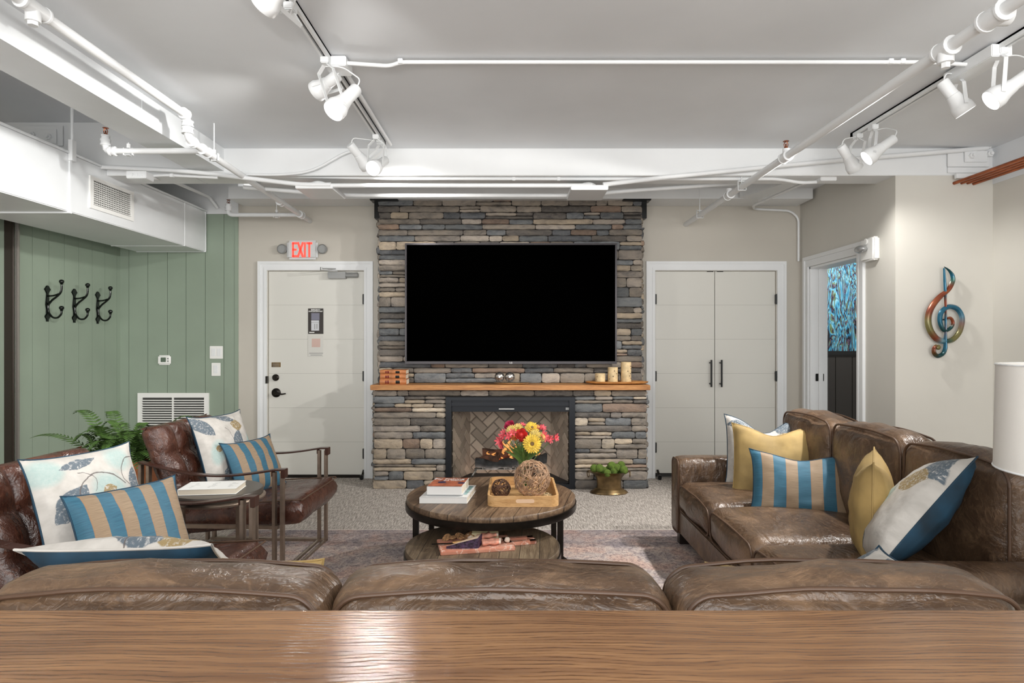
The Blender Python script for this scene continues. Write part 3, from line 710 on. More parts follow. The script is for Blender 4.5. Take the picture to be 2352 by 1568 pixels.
m_ = MB(); ribbon(m_, [(430, 140), (500, 190), (550, 260), (560, 340), (525, 430), (470, 500), (390, 560), (290, 670), (225, 790), (205, 920), (235, 1050), (310, 1160), (390, 1205), (460, 1215)],
                  [8, 30, 48, 56, 62, 56, 66, 78, 84, 88, 86, 80, 70, 60], cols=[DKT, DKT, TEAL, (60, 100, 90), CU, ORG, CU, ORG, CU, OLV, OLV, CU, (110, 140, 150), TEAL])
m_.build('outer_loop', M_glaze, tc, smooth=True, colattr=True)
m_ = MB(); ribbon(m_, [(460, 1215), (560, 1190), (650, 1090), (690, 960), (690, 850), (630, 750), (540, 715), (460, 735), (390, 810), (375, 920), (410, 1030), (460, 1060), (530, 1020), (560, 950), (530, 880), (470, 885)],
                  [50, 66, 70, 70, 68, 66, 60, 60, 66, 62, 50, 44, 44, 42, 38, 20], cols=[DKT, OLV, OLV, (120, 96, 90), (90, 130, 150), TEAL, TEAL, TEAL, TEAL, TEAL, DKT, DKT, DKT, CU, ORG, CU])
m_.build('inner_spiral', M_glaze, tc, smooth=True, colattr=True)
m_ = MB(); ribbon(m_, [(430, 160), (440, 330), (450, 500), (452, 640), (455, 760), (455, 900), (455, 1060), (450, 1200), (450, 1310), (415, 1395), (345, 1425), (290, 1380), (290, 1310), (330, 1275)],
                  [22, 34, 36, 30, 26, 30, 30, 44, 50, 52, 54, 52, 46, 40], th=.034, cols=[TEAL, TEAL, TEAL, CU, CU, TEAL, (90, 80, 90), TEAL, TEAL, DKT, DKT, (90, 60, 30), CU, OLV])
m_.build('stem', M_glaze, tc, smooth=True, colattr=True)
m_ = MB(); m_.cc = lin(OLV); m_.ball(px2(345, 1300), .019, 14, (1, .6, 1)); m_.build('finial', M_glaze, tc, smooth=True, colattr=True)
MB().tube([px2(455, 900)+Vector((0, .0, 0)), px2(455, 900)+Vector((0, .05, 0))], .006, 8).build('mount', M_black, tc)
# ------------------------------------------------------------ ducts, pipes, conduits, track lights
Xd0, Xd1, Zd0, Zd1 = -3.66, -2.99, 2.215, 2.61
ad = thing('air_duct', 'long boxed white air duct running under the ceiling at left', 'air duct', (-3.3, 4.5, Zd0))
MB().box((Xd0, -3, Zd0), (Xd1, YB-.016, Zd1)).build('duct_body', M_duct, ad, bevel=.006)
m_ = MB()
for y in (1.6, 4.27): m_.box((Xd0-.01, y-.012, Zd0-.01), (Xd1+.008, y+.012, Zd1+.008))
for y in (5.77, 6.16): m_.box((Xd0-.004, y-.006, Zd0-.004), (Xd1+.003, y+.006, Zd1+.003))
m_.box((Xd1-.02, -3, Zd1-.004), (Xd1+.012, YB-.02, Zd1+.012))
m_.build('duct_flange', M_duct, ad, bevel=.002, seg=1)
g0, g1, gz0, gz1 = 4.46, 4.975, 2.285, 2.515
m_ = MB(); X_ = Xd1
for a, b in (((g0, gz0), (g1, gz0+.028)), ((g0, gz1-.028), (g1, gz1)), ((g0, gz0+.028), (g0+.035, gz1-.028)), ((g1-.035, gz0+.028), (g1, gz1-.028))): m_.box((X_, a[0], a[1]), (X_+.012, b[0], b[1]))
m_.build('grille_frame', M_plate, ad)
MB().box((X_+.0005, g0+.03, gz0+.025), (X_+.002, g1-.03, gz1-.025)).build('grille_backing', M_vent, ad)
m_ = MB(); z = gz0+.036
while z < gz1-.03: m_.bar((X_+.006, g0+.03, z), (X_+.006, g1-.03, z), .01, .0055); z += .0152
y = g0+.05
while y < g1-.04: m_.box((X_+.002, y, gz0+.03), (X_+.005, y+.003, gz1-.03)); y += .02
m_.build('grille_slats', M_plate, ad)
hr = thing('duct_hanger_rod', 'thin white hanger rod above the boxed duct, left of the sprinkler', 'hanger rod', (Xd1+.012, 4.27, 2.6))
MB().tube([(Xd1+.014, 4.27, 2.6), (Xd1+.014, 4.27, 2.955)], .010, 8).build('rod', M_duct, hr); MB().box((Xd1+.002, 4.25, 2.56), (Xd1+.03, 4.29, 2.70)).build('strap', M_white, hr)

def coupling(par, p, d, r, L=.05, k=1.35, extra=()):
    mb = MB(); p = Vector(p); d = Vector(d).normalized(); mb.tube([p-d*L/2, p+d*L/2], r*k, 16)
    for s_ in (-1, 1): mb.tube([p+d*s_*(L/2-.006), p+d*s_*(L/2+.004)], r*(k+.15), 16)
    for a, b, r_, n_ in extra: mb.tube([a, b], r_, n_)
    return mb.build('fitting', M_white, par, smooth=True)
def smoothpath(pts, rad=.04, n=5):
    pts = [Vector(p) for p in pts]; out = [pts[0]]
    for i in range(1, len(pts)-1):
        a = (pts[i-1]-pts[i]); b = (pts[i+1]-pts[i]); r = min(rad, a.length*.45, b.length*.45)
        p0 = pts[i]+a.normalized()*r; p2 = pts[i]+b.normalized()*r
        for k in range(n+1):
            t = k/n; out.append(p0*(1-t)**2+pts[i]*2*t*(1-t)+p2*t*t)
    return out+[pts[-1]]
def sprinkler(par, p, up=1):
    p = Vector(p); m_ = MB()
    m_.tube([p, p+Vector((0, 0, .012))], .012, 6); m_.tube([p+Vector((0, 0, .012)), p+Vector((0, 0, .03))], .005, 6)
    for s_ in (-1, 1): m_.tube([p+Vector((s_*.009, 0, .01)), p+Vector((s_*.013, 0, .028)), p+Vector((s_*.003, 0, .045))], .0025, 6)
    m_.tube([p+Vector((0, 0, .045)), p+Vector((0, 0, .048))], .018, 12)
    return m_.build('sprinkler_head', M_copperp, par)
# left sprinkler pipe
lp = thing('sprinkler_pipe', 'white sprinkler pipe with an elbow drop running along the left ceiling duct', 'sprinkler pipe', (-1.94, 3.77, 2.55))
m_ = MB(); E = Vector((-1.94, 3.77, 0))
A = [(-1.935, -2.5, 2.688), (-1.94, 3.77, 2.688), (-1.94, 3.78, 2.55), (-1.984, YB-.002, 2.52)]
m_.tube(smoothpath(A, .05), .0225, 16); m_.build('pipe', M_white, lp, smooth=True)
coupling(lp, (-1.94, 3.74, 2.688), (0, 1, 0), .0225, .03); coupling(lp, (-1.94, 3.775, 2.64), (0, 0, 1), .0225, .025); coupling(lp, (-1.94, 3.775, 2.60), (0, 0, 1), .0225, .03)
coupling(lp, (-1.94, 3.83, 2.55), (0, 1, 0), .0225, .03); coupling(lp, (-1.944, 4.0, 2.547), (0, 1, 0), .0225, .08)
coupling(lp, (-1.935, 2.55, 2.688), (0, 1, 0), .0225, .13, extra=(((-1.935, 2.55, 2.688), (-1.935, 2.55, 2.63), .028, 12), ((-1.935, 2.55, 2.63), (-1.935, 2.55, 2.615), .02, 6)))
coupling(lp, (-1.975, 5.9, 2.523), (0, 1, 0), .0225, .07); coupling(lp, (-1.98, 5.4, 2.53), (0, 1, 0), .0225, .06, 1.25)
b1 = MB(); b1.tube(smoothpath([(-1.944, 4.0, 2.547), (-2.575, 4.0, 2.545), (-2.575, 4.0, 2.62)], .05), .0185, 14)
coupling(lp, (-2.53, 4.0, 2.545), (1, 0, 0), .02, .03); coupling(lp, (-2.575, 4.0, 2.60), (0, 0, 1), .02, .03); coupling(lp, (-2.575, 4.0, 2.632), (0, 0, 1), .017, .02); b1.tube([(-2.575, 4, 2.55), (-2.575, 4, 2.645)], .016, 10)
b1.build('branch_pipe', M_white, lp, smooth=True); sprinkler(lp, (-2.575, 4.0, 2.645))
b1 = MB(); b1.tube(smoothpath([(-1.975, 5.9, 2.523), (-2.65, 5.9, 2.523), (-2.65, 5.9, 2.61)], .05), .0185, 14)
coupling(lp, (-2.65, 5.9, 2.58), (0, 0, 1), .02, .03); coupling(lp, (-2.65, 5.9, 2.61), (0, 0, 1), .017, .02); b1.build('branch_pipe', M_white, lp, smooth=True); sprinkler(lp, (-2.65, 5.8, 2.60)) if False else sprinkler(lp, (-2.65, 5.9, 2.615))
m_ = MB()
for x, y, z, zt in ((-1.944, 4.12, 2.545, ZC), (-2.43, 4.0, 2.545, 2.60), (-2.2, 5.9, 2.523, 2.668)):
    m_.tube([(x, y, z+.02), (x, y, zt)], .004, 8); m_.tube([(x, y, z+.02), (x, y, z+.045)], .012, 6)
    m_.box((x-.014, y-.012, z-.028), (x+.014, y+.012, z-.024)); m_.box((x-.03, y-.01, z-.026), (x-.026, y+.01, z+.02)); m_.box((x+.026, y-.01, z-.026), (x+.03, y+.01, z+.02))
m_.build('pipe_hanger', M_white, lp)
# right sprinkler pipe
rp = thing('sprinkler_pipe', 'thick white sprinkler pipe crossing the right side of the ceiling', 'sprinkler pipe', (1.71, 4, 2.49))
xr = 1.71; zr = 2.492
m_ = MB(); m_.tube([(xr, -2.5, zr+.004), (xr, 3.4, zr), (xr-.004, YB-.002, zr-.004)], .0235, 16); m_.build('pipe', M_white, rp, smooth=True)
coupling(rp, (xr, 2.235, zr), (0, 1, 0), .0235, .09, 1.5, [((xr, 2.235, zr), (xr+.05, 2.235, zr), .034, 14)])
coupling(rp, (xr, 2.49, zr), (0, 1, 0), .0235, .075, 1.45, [((xr, 2.49, zr), (xr, 2.49, zr-.055), .03, 14), ((xr, 2.49, zr-.05), (xr, 2.49, zr-.075), .017, 6)])
for yy in (3.94, 4.97): coupling(rp, (xr, yy, zr), (0, 1, 0), .0235, .075, extra=[((xr, yy, zr), (xr, yy, zr+.05), .021, 12)])
sprinkler(rp, (xr, 3.94, zr+.05)); 
m_ = MB()
for yy, zt in ((4.70, 2.565), (5.75, ZC)):
    m_.tube([(xr, yy, zr+.02), (xr, yy, zt)], .004, 8); m_.box((xr-.031, yy-.01, zr-.028), (xr-.027, yy+.01, zr+.04)); m_.box((xr+.027, yy-.01, zr-.028), (xr+.031, yy+.01, zr+.04)); m_.box((xr-.03, yy-.01, zr+.036), (xr+.03, yy+.01, zr+.042)); m_.box((xr-.03, yy-.01, zr-.03), (xr+.03, yy+.01, zr-.026))
m_.build('pipe_hanger', M_white, rp)

# conduits
def conduit(lab, pts, r, rad=.06, clips=(), grp=None):
    t = thing('conduit', lab, 'conduit', tuple(pts[0]), group=grp)
    m_ = MB(); m_.tube(smoothpath(pts, rad), r, 12); m_.build('tube', M_white, t, smooth=True)
    for c in clips:
        c = Vector(c); q = MB(); q.box(c-Vector((.012, r+.002, r+.002)), c+Vector((.012, r+.002, r+.002))); q.build('clip', M_white, t, bevel=.002)
    return t
def CP(lst): return [P(*a) for a in lst]
conduit('thin white conduit crossing the ceiling between the two light tracks', [(-.86, 3.16, 2.735), (-.62, 3.2, 2.735), (-.56, 3.17, 2.742), (1.75, 3.17, 2.742), (2.1, 3.17, 2.742), (2.28, 3.17, 2.73)], .010, .08, [(-.56, 3.17, 2.745), (1.96, 3.17, 2.745), (1.9, 3.17, 2.745)])
conduit('white conduit running beside the left light track', [(-.865, 3.17, 2.742), (-.865, 4.5, 2.742)], .011)
conduit('white conduit dropping from the left light track and bending along the beam face', CP([(815, 345, 4.63), (790, 352, 4.63), (715, 395, 4.63), (640, 402, 4.63), (505, 399, 4.63)]), .010, .15)
conduit('white conduit along the front bottom edge of the beam', CP([(505, 401, 4.72), (900, 410, 4.72), (1275, 411, 4.72), (1790, 411, 4.72), (1840, 420, 4.72), (1875, 418, 4.72)]), .012, .08, CP([(1283, 411, 4.72), (1180, 411, 4.72)]))
conduit('thick white conduit sagging from the left bracket under the beam to the left junction box', CP([(225, 383, 4.6), (420, 392, 4.6), (560, 408, 4.58), (690, 424, 4.56), (760, 424, 4.56)]), .016, .3)
conduit('thick white conduit between the two square junction boxes, the front one', CP([(740, 426, 4.57), (1360, 426, 4.57)]), .016)
conduit('thick white conduit rising from the right junction box to the right beam end', CP([(1385, 424, 4.57), (1520, 408, 4.6), (1900, 370, 4.62), (2268, 340, 4.63)]), .017, .4)
conduit('white conduit behind the square junction boxes, nearer the stone chimney', CP([(560, 430, 5.0), (680, 440, 4.95), (790, 449, 4.95), (1330, 449, 4.95), (1440, 438, 4.97), (1690, 421, 5.0)]), .016, .3)
conduit('slim white conduit left of the exit door, beneath the beam', CP([(345, 404, 4.5), (380, 402, 4.5), (500, 408, 4.55)]), .010, .1, CP([(395, 403, 4.5)]))
conduit('white conduit bending down onto the bulkhead above the green wall', CP([(300, 402, 4.4), (395, 415, 5.0), (480, 452, 6.1), (500, 478, 6.16)]), .014, .2)
conduit('white conduit looping down the cream wall right of the double doors', CP([(1845, 421, 4.95), (1730, 472, 5.85), (1732, 480, 6.17), (1815, 484, 6.17), (1834, 500, 6.17), (1834, 600, 6.17)]), .011, .08)
m_ = thing('diagonal_duct', 'small white diagonal boxed duct below the ceiling above the double doors', 'duct', tuple(P(1760, 440, 5.4)))
MB().bar((2.5, 4.95, 2.71), (2.2, 5.86, 2.71), .22, .09).build('duct_body', M_duct, m_, bevel=.006)
def jbox(lab, c, sx, sy, sz, name='junction_box', lid=True, grp=None):
    t = thing(name, lab, 'junction box', tuple(c), group=grp); c = Vector(c)
    MB().box(c-Vector((sx/2, sy/2, sz/2)), c+Vector((sx/2, sy/2, sz/2))).build('box', M_white, t, bevel=.004)
    return t, c
t, c = jbox('flat square white junction box hanging under the beam, left of the chimney', (-1.43, 4.73, 2.462), .27, .35, .035)
m_ = MB(); m_.lathe([(.06, 0), (.06, .03), (.04, .04)], Matrix.Translation(c+Vector((0, -.05, .018))), 20); m_.build('collar', M_white, t)
t, c = jbox('flat square white junction box hanging under the beam, above the television right side', (.56, 4.73, 2.452), .27, .35, .035)
m_ = MB(); m_.lathe([(.06, 0), (.06, .03), (.04, .04)], Matrix.Translation(c+Vector((0, -.05, .018))), 20); m_.build('collar', M_white, t)
t, c = jbox('small white junction box near the ceiling between the duct and the left beam', P(322, 405, 4.45), .14, .1, .05)
for i in (-1, 0, 1): MB().lathe([(.014, 0), (.014, .004)], Matrix.Translation(c+Vector((i*.035, -.05, 0))) @ Matrix.Rotation(PI/2, 4, 'X'), 14).build('knockout', M_white, t)
jbox('small white junction box under the beam beside the cream side wall', P(1897, 411, 4.75), .12, .09, .045)
jbox('white junction box at the middle of the left light track', (-.88, 3.2, 2.735), .11, .13, .05)
jbox('long white junction box beside the right light track', (2.33, 3.17, 2.725), .1, .34, .06)
# bolted beam brackets
def bracket(lab, o, s, pieces, bolts):
    t = thing('beam_bracket', lab, 'beam bracket', tuple(P(o[0], o[1], YW)), group='bolted brackets on the beam ends')
    for i, (a, b, c, d, th) in enumerate(pieces):
        MB().add([P(x, y, YW-k) for k in (0, th) for x, y in ((a, b), (c, b), (c, d), (a, d))], [(0, 3, 2, 1), (4, 5, 6, 7), (0, 1, 5, 4), (1, 2, 6, 5), (2, 3, 7, 6), (3, 0, 4, 7)]) 
        m_ = MB(); m_.add([P(x, y, YW-k) for k in (0.0, th) for x, y in ((a, b), (c, b), (c, d), (a, d))], [(0, 3, 2, 1), (4, 5, 6, 7), (0, 1, 5, 4), (1, 2, 6, 5), (2, 3, 7, 6), (3, 0, 4, 7)])
        m_.build('steel_plate', M_white, t, bevel=.003)
    for x, y, th in bolts:
        p = P(x, y, YW-th); m_ = MB(); m_.tube([p+Vector((0, .005, 0)), p-Vector((0, .02, 0))], .022, 6); m_.tube([p-Vector((0, .018, 0)), p-Vector((0, .036, 0))], .011, 12); m_.build('bolt', M_white, t)
bracket('white bolted steel bracket on the right end of the beam, by the copper pipes', (2225, 360), 1, [(2176, 347, 2272, 383, .02), (2215, 346, 2268, 372, .035), (2176, 384, 2264, 397, .012)], [(2231, 358, .035), (2272, 354, .03), (2268, 336, .02)])
bracket('white bolted steel bracket on the left end of the beam, above the boxed duct', (95, 315), 1, [(45, 289, 145, 335, .02), (70, 297, 130, 330, .035)], [(76, 310, .035), (114, 315, .035)])
# copper pipes
for i, (px, py) in enumerate(((2196, 419, ), (2213, 419), (2227, 419), (2241, 420))):
    p = P(px, py, YW-.02)
    side = ['outermost, farthest from the right wall', 'second from the outside', 'third from the outside', 'innermost, nearest the right wall'][i]
    t = thing('copper_pipe', 'shiny copper pipe under the right ceiling edge, '+side, 'copper pipe', tuple(p), group='copper pipes under the right ceiling edge')
    MB().tube([(p.x, YW, p.z), (p.x, -2.8, p.z)], .0125 if i in (0, 3) else .010, 12).build('pipe', M_copperp, t, smooth=True)
t = thing('pipe_clamp_rail', 'white rail holding the copper pipe ends against the cream wall', 'bracket', (3.3, YW-.03, 2.55))
MB().box((3.24, YW-.06, 2.53), (3.50, YW-.035, 2.565)).build('rail', M_white, t, bevel=.002)

# light tracks and spot heads
def track(lab, x, y0, y1):
    t = thing('light_track', lab, 'light track', (x, y1, ZC-.03))
    m_ = MB(); z = ZC
    m_.box((x-.02, y0, z-.03), (x-.007, y1, z)); m_.box((x+.007, y0, z-.03), (x+.02, y1, z)); m_.box((x-.02, y0, z-.01), (x+.02, y1, z)); m_.box((x-.02, y1-.03, z-.03), (x+.02, y1, z))
    m_.build('channel', M_white, t); MB().box((x-.007, y0, z-.014), (x+.007, y1-.03, z-.0101)).build('slot', M_black, t)
    return t
track('white light track on the ceiling left of centre, above the left sofa seat', -.92, -.5, 4.5)
track('white light track on the ceiling at right, beside the thick sprinkler pipe', 2.335, -.5, 4.32)
def spot(lab, x, ya, lens, D, power, size=1.5, r=.052, soft_=.8, L=.20):
    lens = Vector(lens); D = Vector(D).normalized(); tail = lens-D*L
    t = thing('track_spotlight', lab, 'track light', (x, ya, ZC-.03), group='track spotlights')
    MB().box((x-.02, ya-.03, ZC-.058), (x+.02, ya+.03, ZC-.026)).build('track_adapter', M_white, t, bevel=.004)
    L = (lens-tail).length; Mx = Matrix.Translation(tail) @ D.to_track_quat('Z', 'Y').to_matrix().to_4x4()
    h = MB(); h.lathe([(.006, 0), (.027, .001), (.030, .006), (.030, L*.45), (.033, L*.46), (.034, L*.5), (.040, L*.66), (r*.97, L*.80), (r, L*.82), (r, L-.003), (r-.003, L), (r-.006, L-.008)], Mx, 28, cap=False)
    h.build('lamp_housing', M_white, t, smooth=True)
    l = MB(); l.lathe([(.0005, L-.012), (r-.005, L-.008)], Mx, 24, cap=False); l.build('lens', M_lamp, t)
    # yoke: two straps from the adapter to the rim sides
    side = D.cross(Vector((0, 0, 1))); side = side.normalized() if side.length > .1 else Vector((1, 0, 0))
    rim = tail+D*L*.82; top = Vector((x, ya, ZC-.055))
    y_ = MB()
    for s_ in (-1, 1):
        a = top+side*s_*.012; b = top+side*s_*.058+Vector((0, 0, -.035)); c = rim+side*s_*(r+.004)
        y_.bar(a, b, .018, .005); y_.bar(b, c, .018, .004, up=side)
    y_.build('yoke', M_white, t)
    cpts = [top+Vector((0, .0, -.01)), top+(tail-top)*.35+Vector((.03, 0, .03)), tail+Vector((.02, 0, .045)), tail+D*.01]
    MB().tube(smoothpath(cpts, .05), .0035, 8).build('cord', M_white, t, smooth=True)
    spot_light('lamp', lens+D*.012, D, power, size, soft_)
    return t
S = 2.0
spot('white track spotlight cut off by the top edge of the photo, facing left', -.92, 2.62, P(603, 18, 2.42), (-.80, .42, -.58), 75*S, 1.5)
spot('white track spotlight with its glowing lens facing down, below the left track junction box', -.92, 3.12, P(765, 256, 2.93), (-.35, -.45, -.62), 26*S)
spot('white track spotlight half hidden behind another one, under the left track junction box', -.92, 3.28, P(724, 212, 3.28), (-.88, .38, -.42), 44*S, 1.5, L=.16)
spot('white track spotlight at the far end of the left track, tail towards the left', -.92, 4.40, P(846, 384, 4.46), (.5, .6, -.62), 20*S, 1.9)
spot('white track spotlight at the far end of the left track, lens facing the room', -.92, 4.28, P(856, 387, 4.14), (-.25, -.80, -.5), 22*S, 2.0)
spot('white track spotlight at the far end of the right track, tail towards the left', 2.335, 4.26, P(1966, 390, 4.28), (.62, .2, -.75), 22*S)
spot('white track spotlight at the far end of the right track, lens facing the sofa', 2.335, 4.08, P(1990, 364, 3.95), (-.80, .16, -.60), 120*S, 1.62, soft_=.3)
spot('white track spotlight right of the thick pipe, pointing down to the right', 2.335, 3.30, P(2218, 258, 3.24), (.50, -.12, -.8), 24*S)
spot('white track spotlight nearest the right edge of the photo, facing left', 2.335, 3.02, P(2275, 232, 2.95), (-.80, .22, -.60), 100*S, 1.62, soft_=.3)
for l_, d_, p_ in (((-.92, 1.3, 2.52), (-.35, 1.9, .30), 30), ((-.7, 2.0, 2.45), (.15, 2.1, .36), 20), ((2.2, 1.6, 2.5), (-.25, 2.2, .32), 28)):
    spot_light('ceiling_fill_spot', l_, d_, p_, .7, .9)  # unseen spots added to make bright ceiling patches; no lamp heads are built
# ------------------------------------------------------------ fireplace, television, mantel ornaments
YL, YU = 5.76, 5.965
fp = thing('fireplace', 'floor to ceiling grey ledgestone fireplace chimney with oak mantel', 'fireplace', (0, 6.0, 0))
CX0, CX1 = -1.255, 1.227
PAL = [((120, 124, 128), 4), ((142, 134, 125), 7), ((112, 107, 103), 3), ((180, 166, 148), 3), ((168, 159, 150), 4), ((98, 101, 106), 2), ((146, 126, 112), 1), ((196, 184, 168), 1)]
PL = [c for c, n in PAL for _ in range(n)]
def stone(mb, x0, x1, z0, z1, y, rs):
    g = .0025; x0 += g; x1 -= g; z0 += g; z1 -= g
    if x1-x0 < .01 or z1-z0 < .008: return
    nx = max(3, min(12, int((x1-x0)/.03)+2)); nz = 4
    c = rs.choice(PL); k = rs.uniform(.85, 1.12); mb.cc = lin(tuple(min(250, v*k) for v in c))
    pr = rs.uniform(.012, .034); sd = rs.random()*50; tilt = rs.uniform(-.006, .006)
    vs = []
    for j in range(nz+1):
        for i in range(nx+1):
            u = i/nx; v = j/nz
            x = x0+(x1-x0)*u; z = z0+(z1-z0)*v
            e = min(u*(x1-x0), (1-u)*(x1-x0), v*(z1-z0), (1-v)*(z1-z0))
            edge = 1 if e < 1e-6 else 0
            jx = noise.noise(Vector((sd, v*3, 1)))*.005*(edge and (i in (0, nx))); jz = noise.noise(Vector((u*4*(x1-x0)/.15, sd, 2)))*.004*(edge and (j in (0, nz)))
            if (i in (0, nx)) and (j in (0, nz)):
                x += .005*(1 if i == 0 else -1); z += .004*(1 if j == 0 else -1)
            dy = pr-(.009 if edge else 0)+noise.noise(Vector((x*14+sd, z*30, sd)))*.008+tilt*(v-.5)*2
            vs.append((x+jx, y-dy, z+jz))
    fs = [(j*(nx+1)+i, j*(nx+1)+i+1, (j+1)*(nx+1)+i+1, (j+1)*(nx+1)+i) for j in range(nz) for i in range(nx)]
    # skirt to the backing
    ring = [i for i in range(nx+1)]+[(j*(nx+1)+nx) for j in range(1, nz+1)]+[(nz*(nx+1)+i) for i in range(nx-1, -1, -1)]+[(j*(nx+1)) for j in range(nz-1, 0, -1)]
    b = len(vs); vs += [(vs[i][0], y+.01, vs[i][2]) for i in ring]; m = len(ring)
    fs += [(ring[i], b+i, b+(i+1) % m, ring[(i+1) % m]) for i in range(m)]
    mb.add(vs, fs)
def ledge(mb, x0, x1, z0, z1, y, rs, holes=()):
    z = z0
    while z < z1-.012:
        h = rs.choice([.05, .062, .072, .08, .092, .056, .066]); h = min(h, z1-z)
        if z1-z-h < .02: h = z1-z
        segs = [(x0, x1)]
        for hx0, hx1, hz0, hz1 in holes:
            if z+h > hz0+.004 and z < hz1-.004:
                ns = []
                for a, b in segs:
                    if hx0 > a: ns.append((a, min(b, hx0)))
                    if hx1 < b: ns.append((max(a, hx1), b))
                segs = ns
        for a, b in segs:
            x = a+(0 if rs.random() < .5 else rs.uniform(-.02, .02)*0)
            while x < b-.005:
                L = rs.choice([.12, .18, .24, .30, .38, .5])*rs.uniform(.85, 1.15)
                if b-x-L < .07: L = b-x
                if h > .06 and rs.random() < .38 and L > .12:
                    k = rs.uniform(.4, .6)*h; stone(mb, x, x+L, z, z+k, y, rs)
                    if L > .25: q = rs.uniform(.35, .65)*L; stone(mb, x, x+q, z+k, z+h, y, rs); stone(mb, x+q, x+L, z+k, z+h, y, rs)
                    else: stone(mb, x, x+L, z+k, z+h, y, rs)
                else: stone(mb, x+(rs.uniform(-.012, 0) if x == a and a == x0 else 0), x+L, z, z+h, y, rs)
                x += L
        z += h
rs = random.Random(11)
fx0, fx1, fz1 = -.602, .572, .835
ms = MB(); ledge(ms, CX0, CX1, 0.0, .895, YL, rs, [(fx0, fx1, -.1, fz1)])
lo = ms.build('stone_base', M_stone, fp, smooth=50, colattr=True)
ms = MB(); ledge(ms, CX0, CX1, .95, 2.70, YU, rs); ms.build('stone_chimney', M_stone, fp, smooth=50, colattr=True)
# side returns
def side_ledge(mb, x, sgn, y0, y1, z0, z1, rs):
    t = MB(); ledge(t, y0, y1, z0, z1, 0, rs)
    Mx = Matrix(((0, sgn, 0, x), (1, 0, 0, 0), (0, 0, 1, 0), (0, 0, 0, 1)))
    b = len(mb.v); mb.v += [Mx @ v for v in t.v]; mb.col += t.col; mb.f += [[i+b for i in f] for f in t.f]; mb.m += t.m
for x, sg in ((CX0+.002, 1), (CX1-.002, -1)):
    ms = MB(); side_ledge(ms, x, sg, YU, YB, .95, 2.66, rs); side_ledge(ms, x, sg, YL, YB, 0, .89, rs); ms.build('stone_return', M_stone, fp, smooth=50, colattr=True)
m_ = MB(); m_.box((CX0+.004, YU, .93), (CX1-.004, YB, 2.71)); m_.box((CX0+.004, YL, 0), (fx0, YB, .93)); m_.box((fx1, YL, 0), (CX1-.004, YB, .93)); m_.box((fx0, YL, fz1), (fx1, YB, .93))
m_.build('mortar_core', M_mortar, fp)
m_ = MB(); mx0, mx1 = (850-1176)/F*5.66, (1494-1176)/F*5.66
m_.box((mx0, 5.66, .903), (mx1, YU+.02, .949)); mo = m_.build('mantel', M_mantel, fp, bevel=.004)
for sx, x in ((-1, CX0), (1, CX1)):
    m_ = MB(); m_.box((x-.07 if sx < 0 else x-.19, YU-.09, 2.655), (x+.19 if sx < 0 else x+.07, YU+.05, 2.69)); m_.box((x-.045 if sx < 0 else x-.005, YU-.01, 2.50), (x+.005 if sx < 0 else x+.045, YU+.08, 2.665)); m_.build('steel_hanger', M_black, fp, bevel=.004)
# firebox
fb = MB(); y0 = YL-.035
fb.box((fx0, y0, .045), (fx0+.052, YL+.03, fz1-.03)); fb.box((fx1-.052, y0, .045), (fx1, YL+.03, fz1-.03)); fb.box((fx0, y0, fz1-.03), (fx1, YL+.03, fz1)); fb.box((fx0, y0, .0), (fx1, YL+.03, .045))
fb.box((fx0+.05, y0+.012, fz1-.08), (fx1-.05, YL+.02, fz1-.05)); fb.box((fx0+.05, YL-.0, fz1-.135), (fx1-.05, YL+.02, fz1-.028))
fbo = fb.build('firebox_surround', plain('satin_black_steel', (30, 33, 38), .35, .5), fp)
m_ = MB(); m_.box((-.12, YL-.006, .722), (.02, YL+.004, .728)); m_.build('hood_pull', M_plate, fp)
m_ = MB(); m_.box((.49, YL-.006, .716), (.525, YL+.002, .738)); m_.build('rating_tag', M_silver, fp)
m_ = MB(); yb = 6.15; ix0, ix1 = fx0+.052, fx1-.052; bx0, bx1 = ix0+.14, ix1-.14
m_.box((ix0-.02, YL+.02, .0), (ix1+.02, yb, .06)); m_.box((ix0-.02, YL+.02, .80), (ix1+.02, yb+.02, .84)); m_.box((ix0-.05, yb+.02, 0), (ix1+.05, yb+.045, .84)); m_.box((ix0-.05, YL+.02, 0), (ix0-.02, yb+.04, .84)); m_.box((ix1+.02, YL+.02, 0), (ix1+.05, yb+.04, .84))
m_.build('firebox_shell', plain('soot_steel', (46, 42, 40), .8), fp)
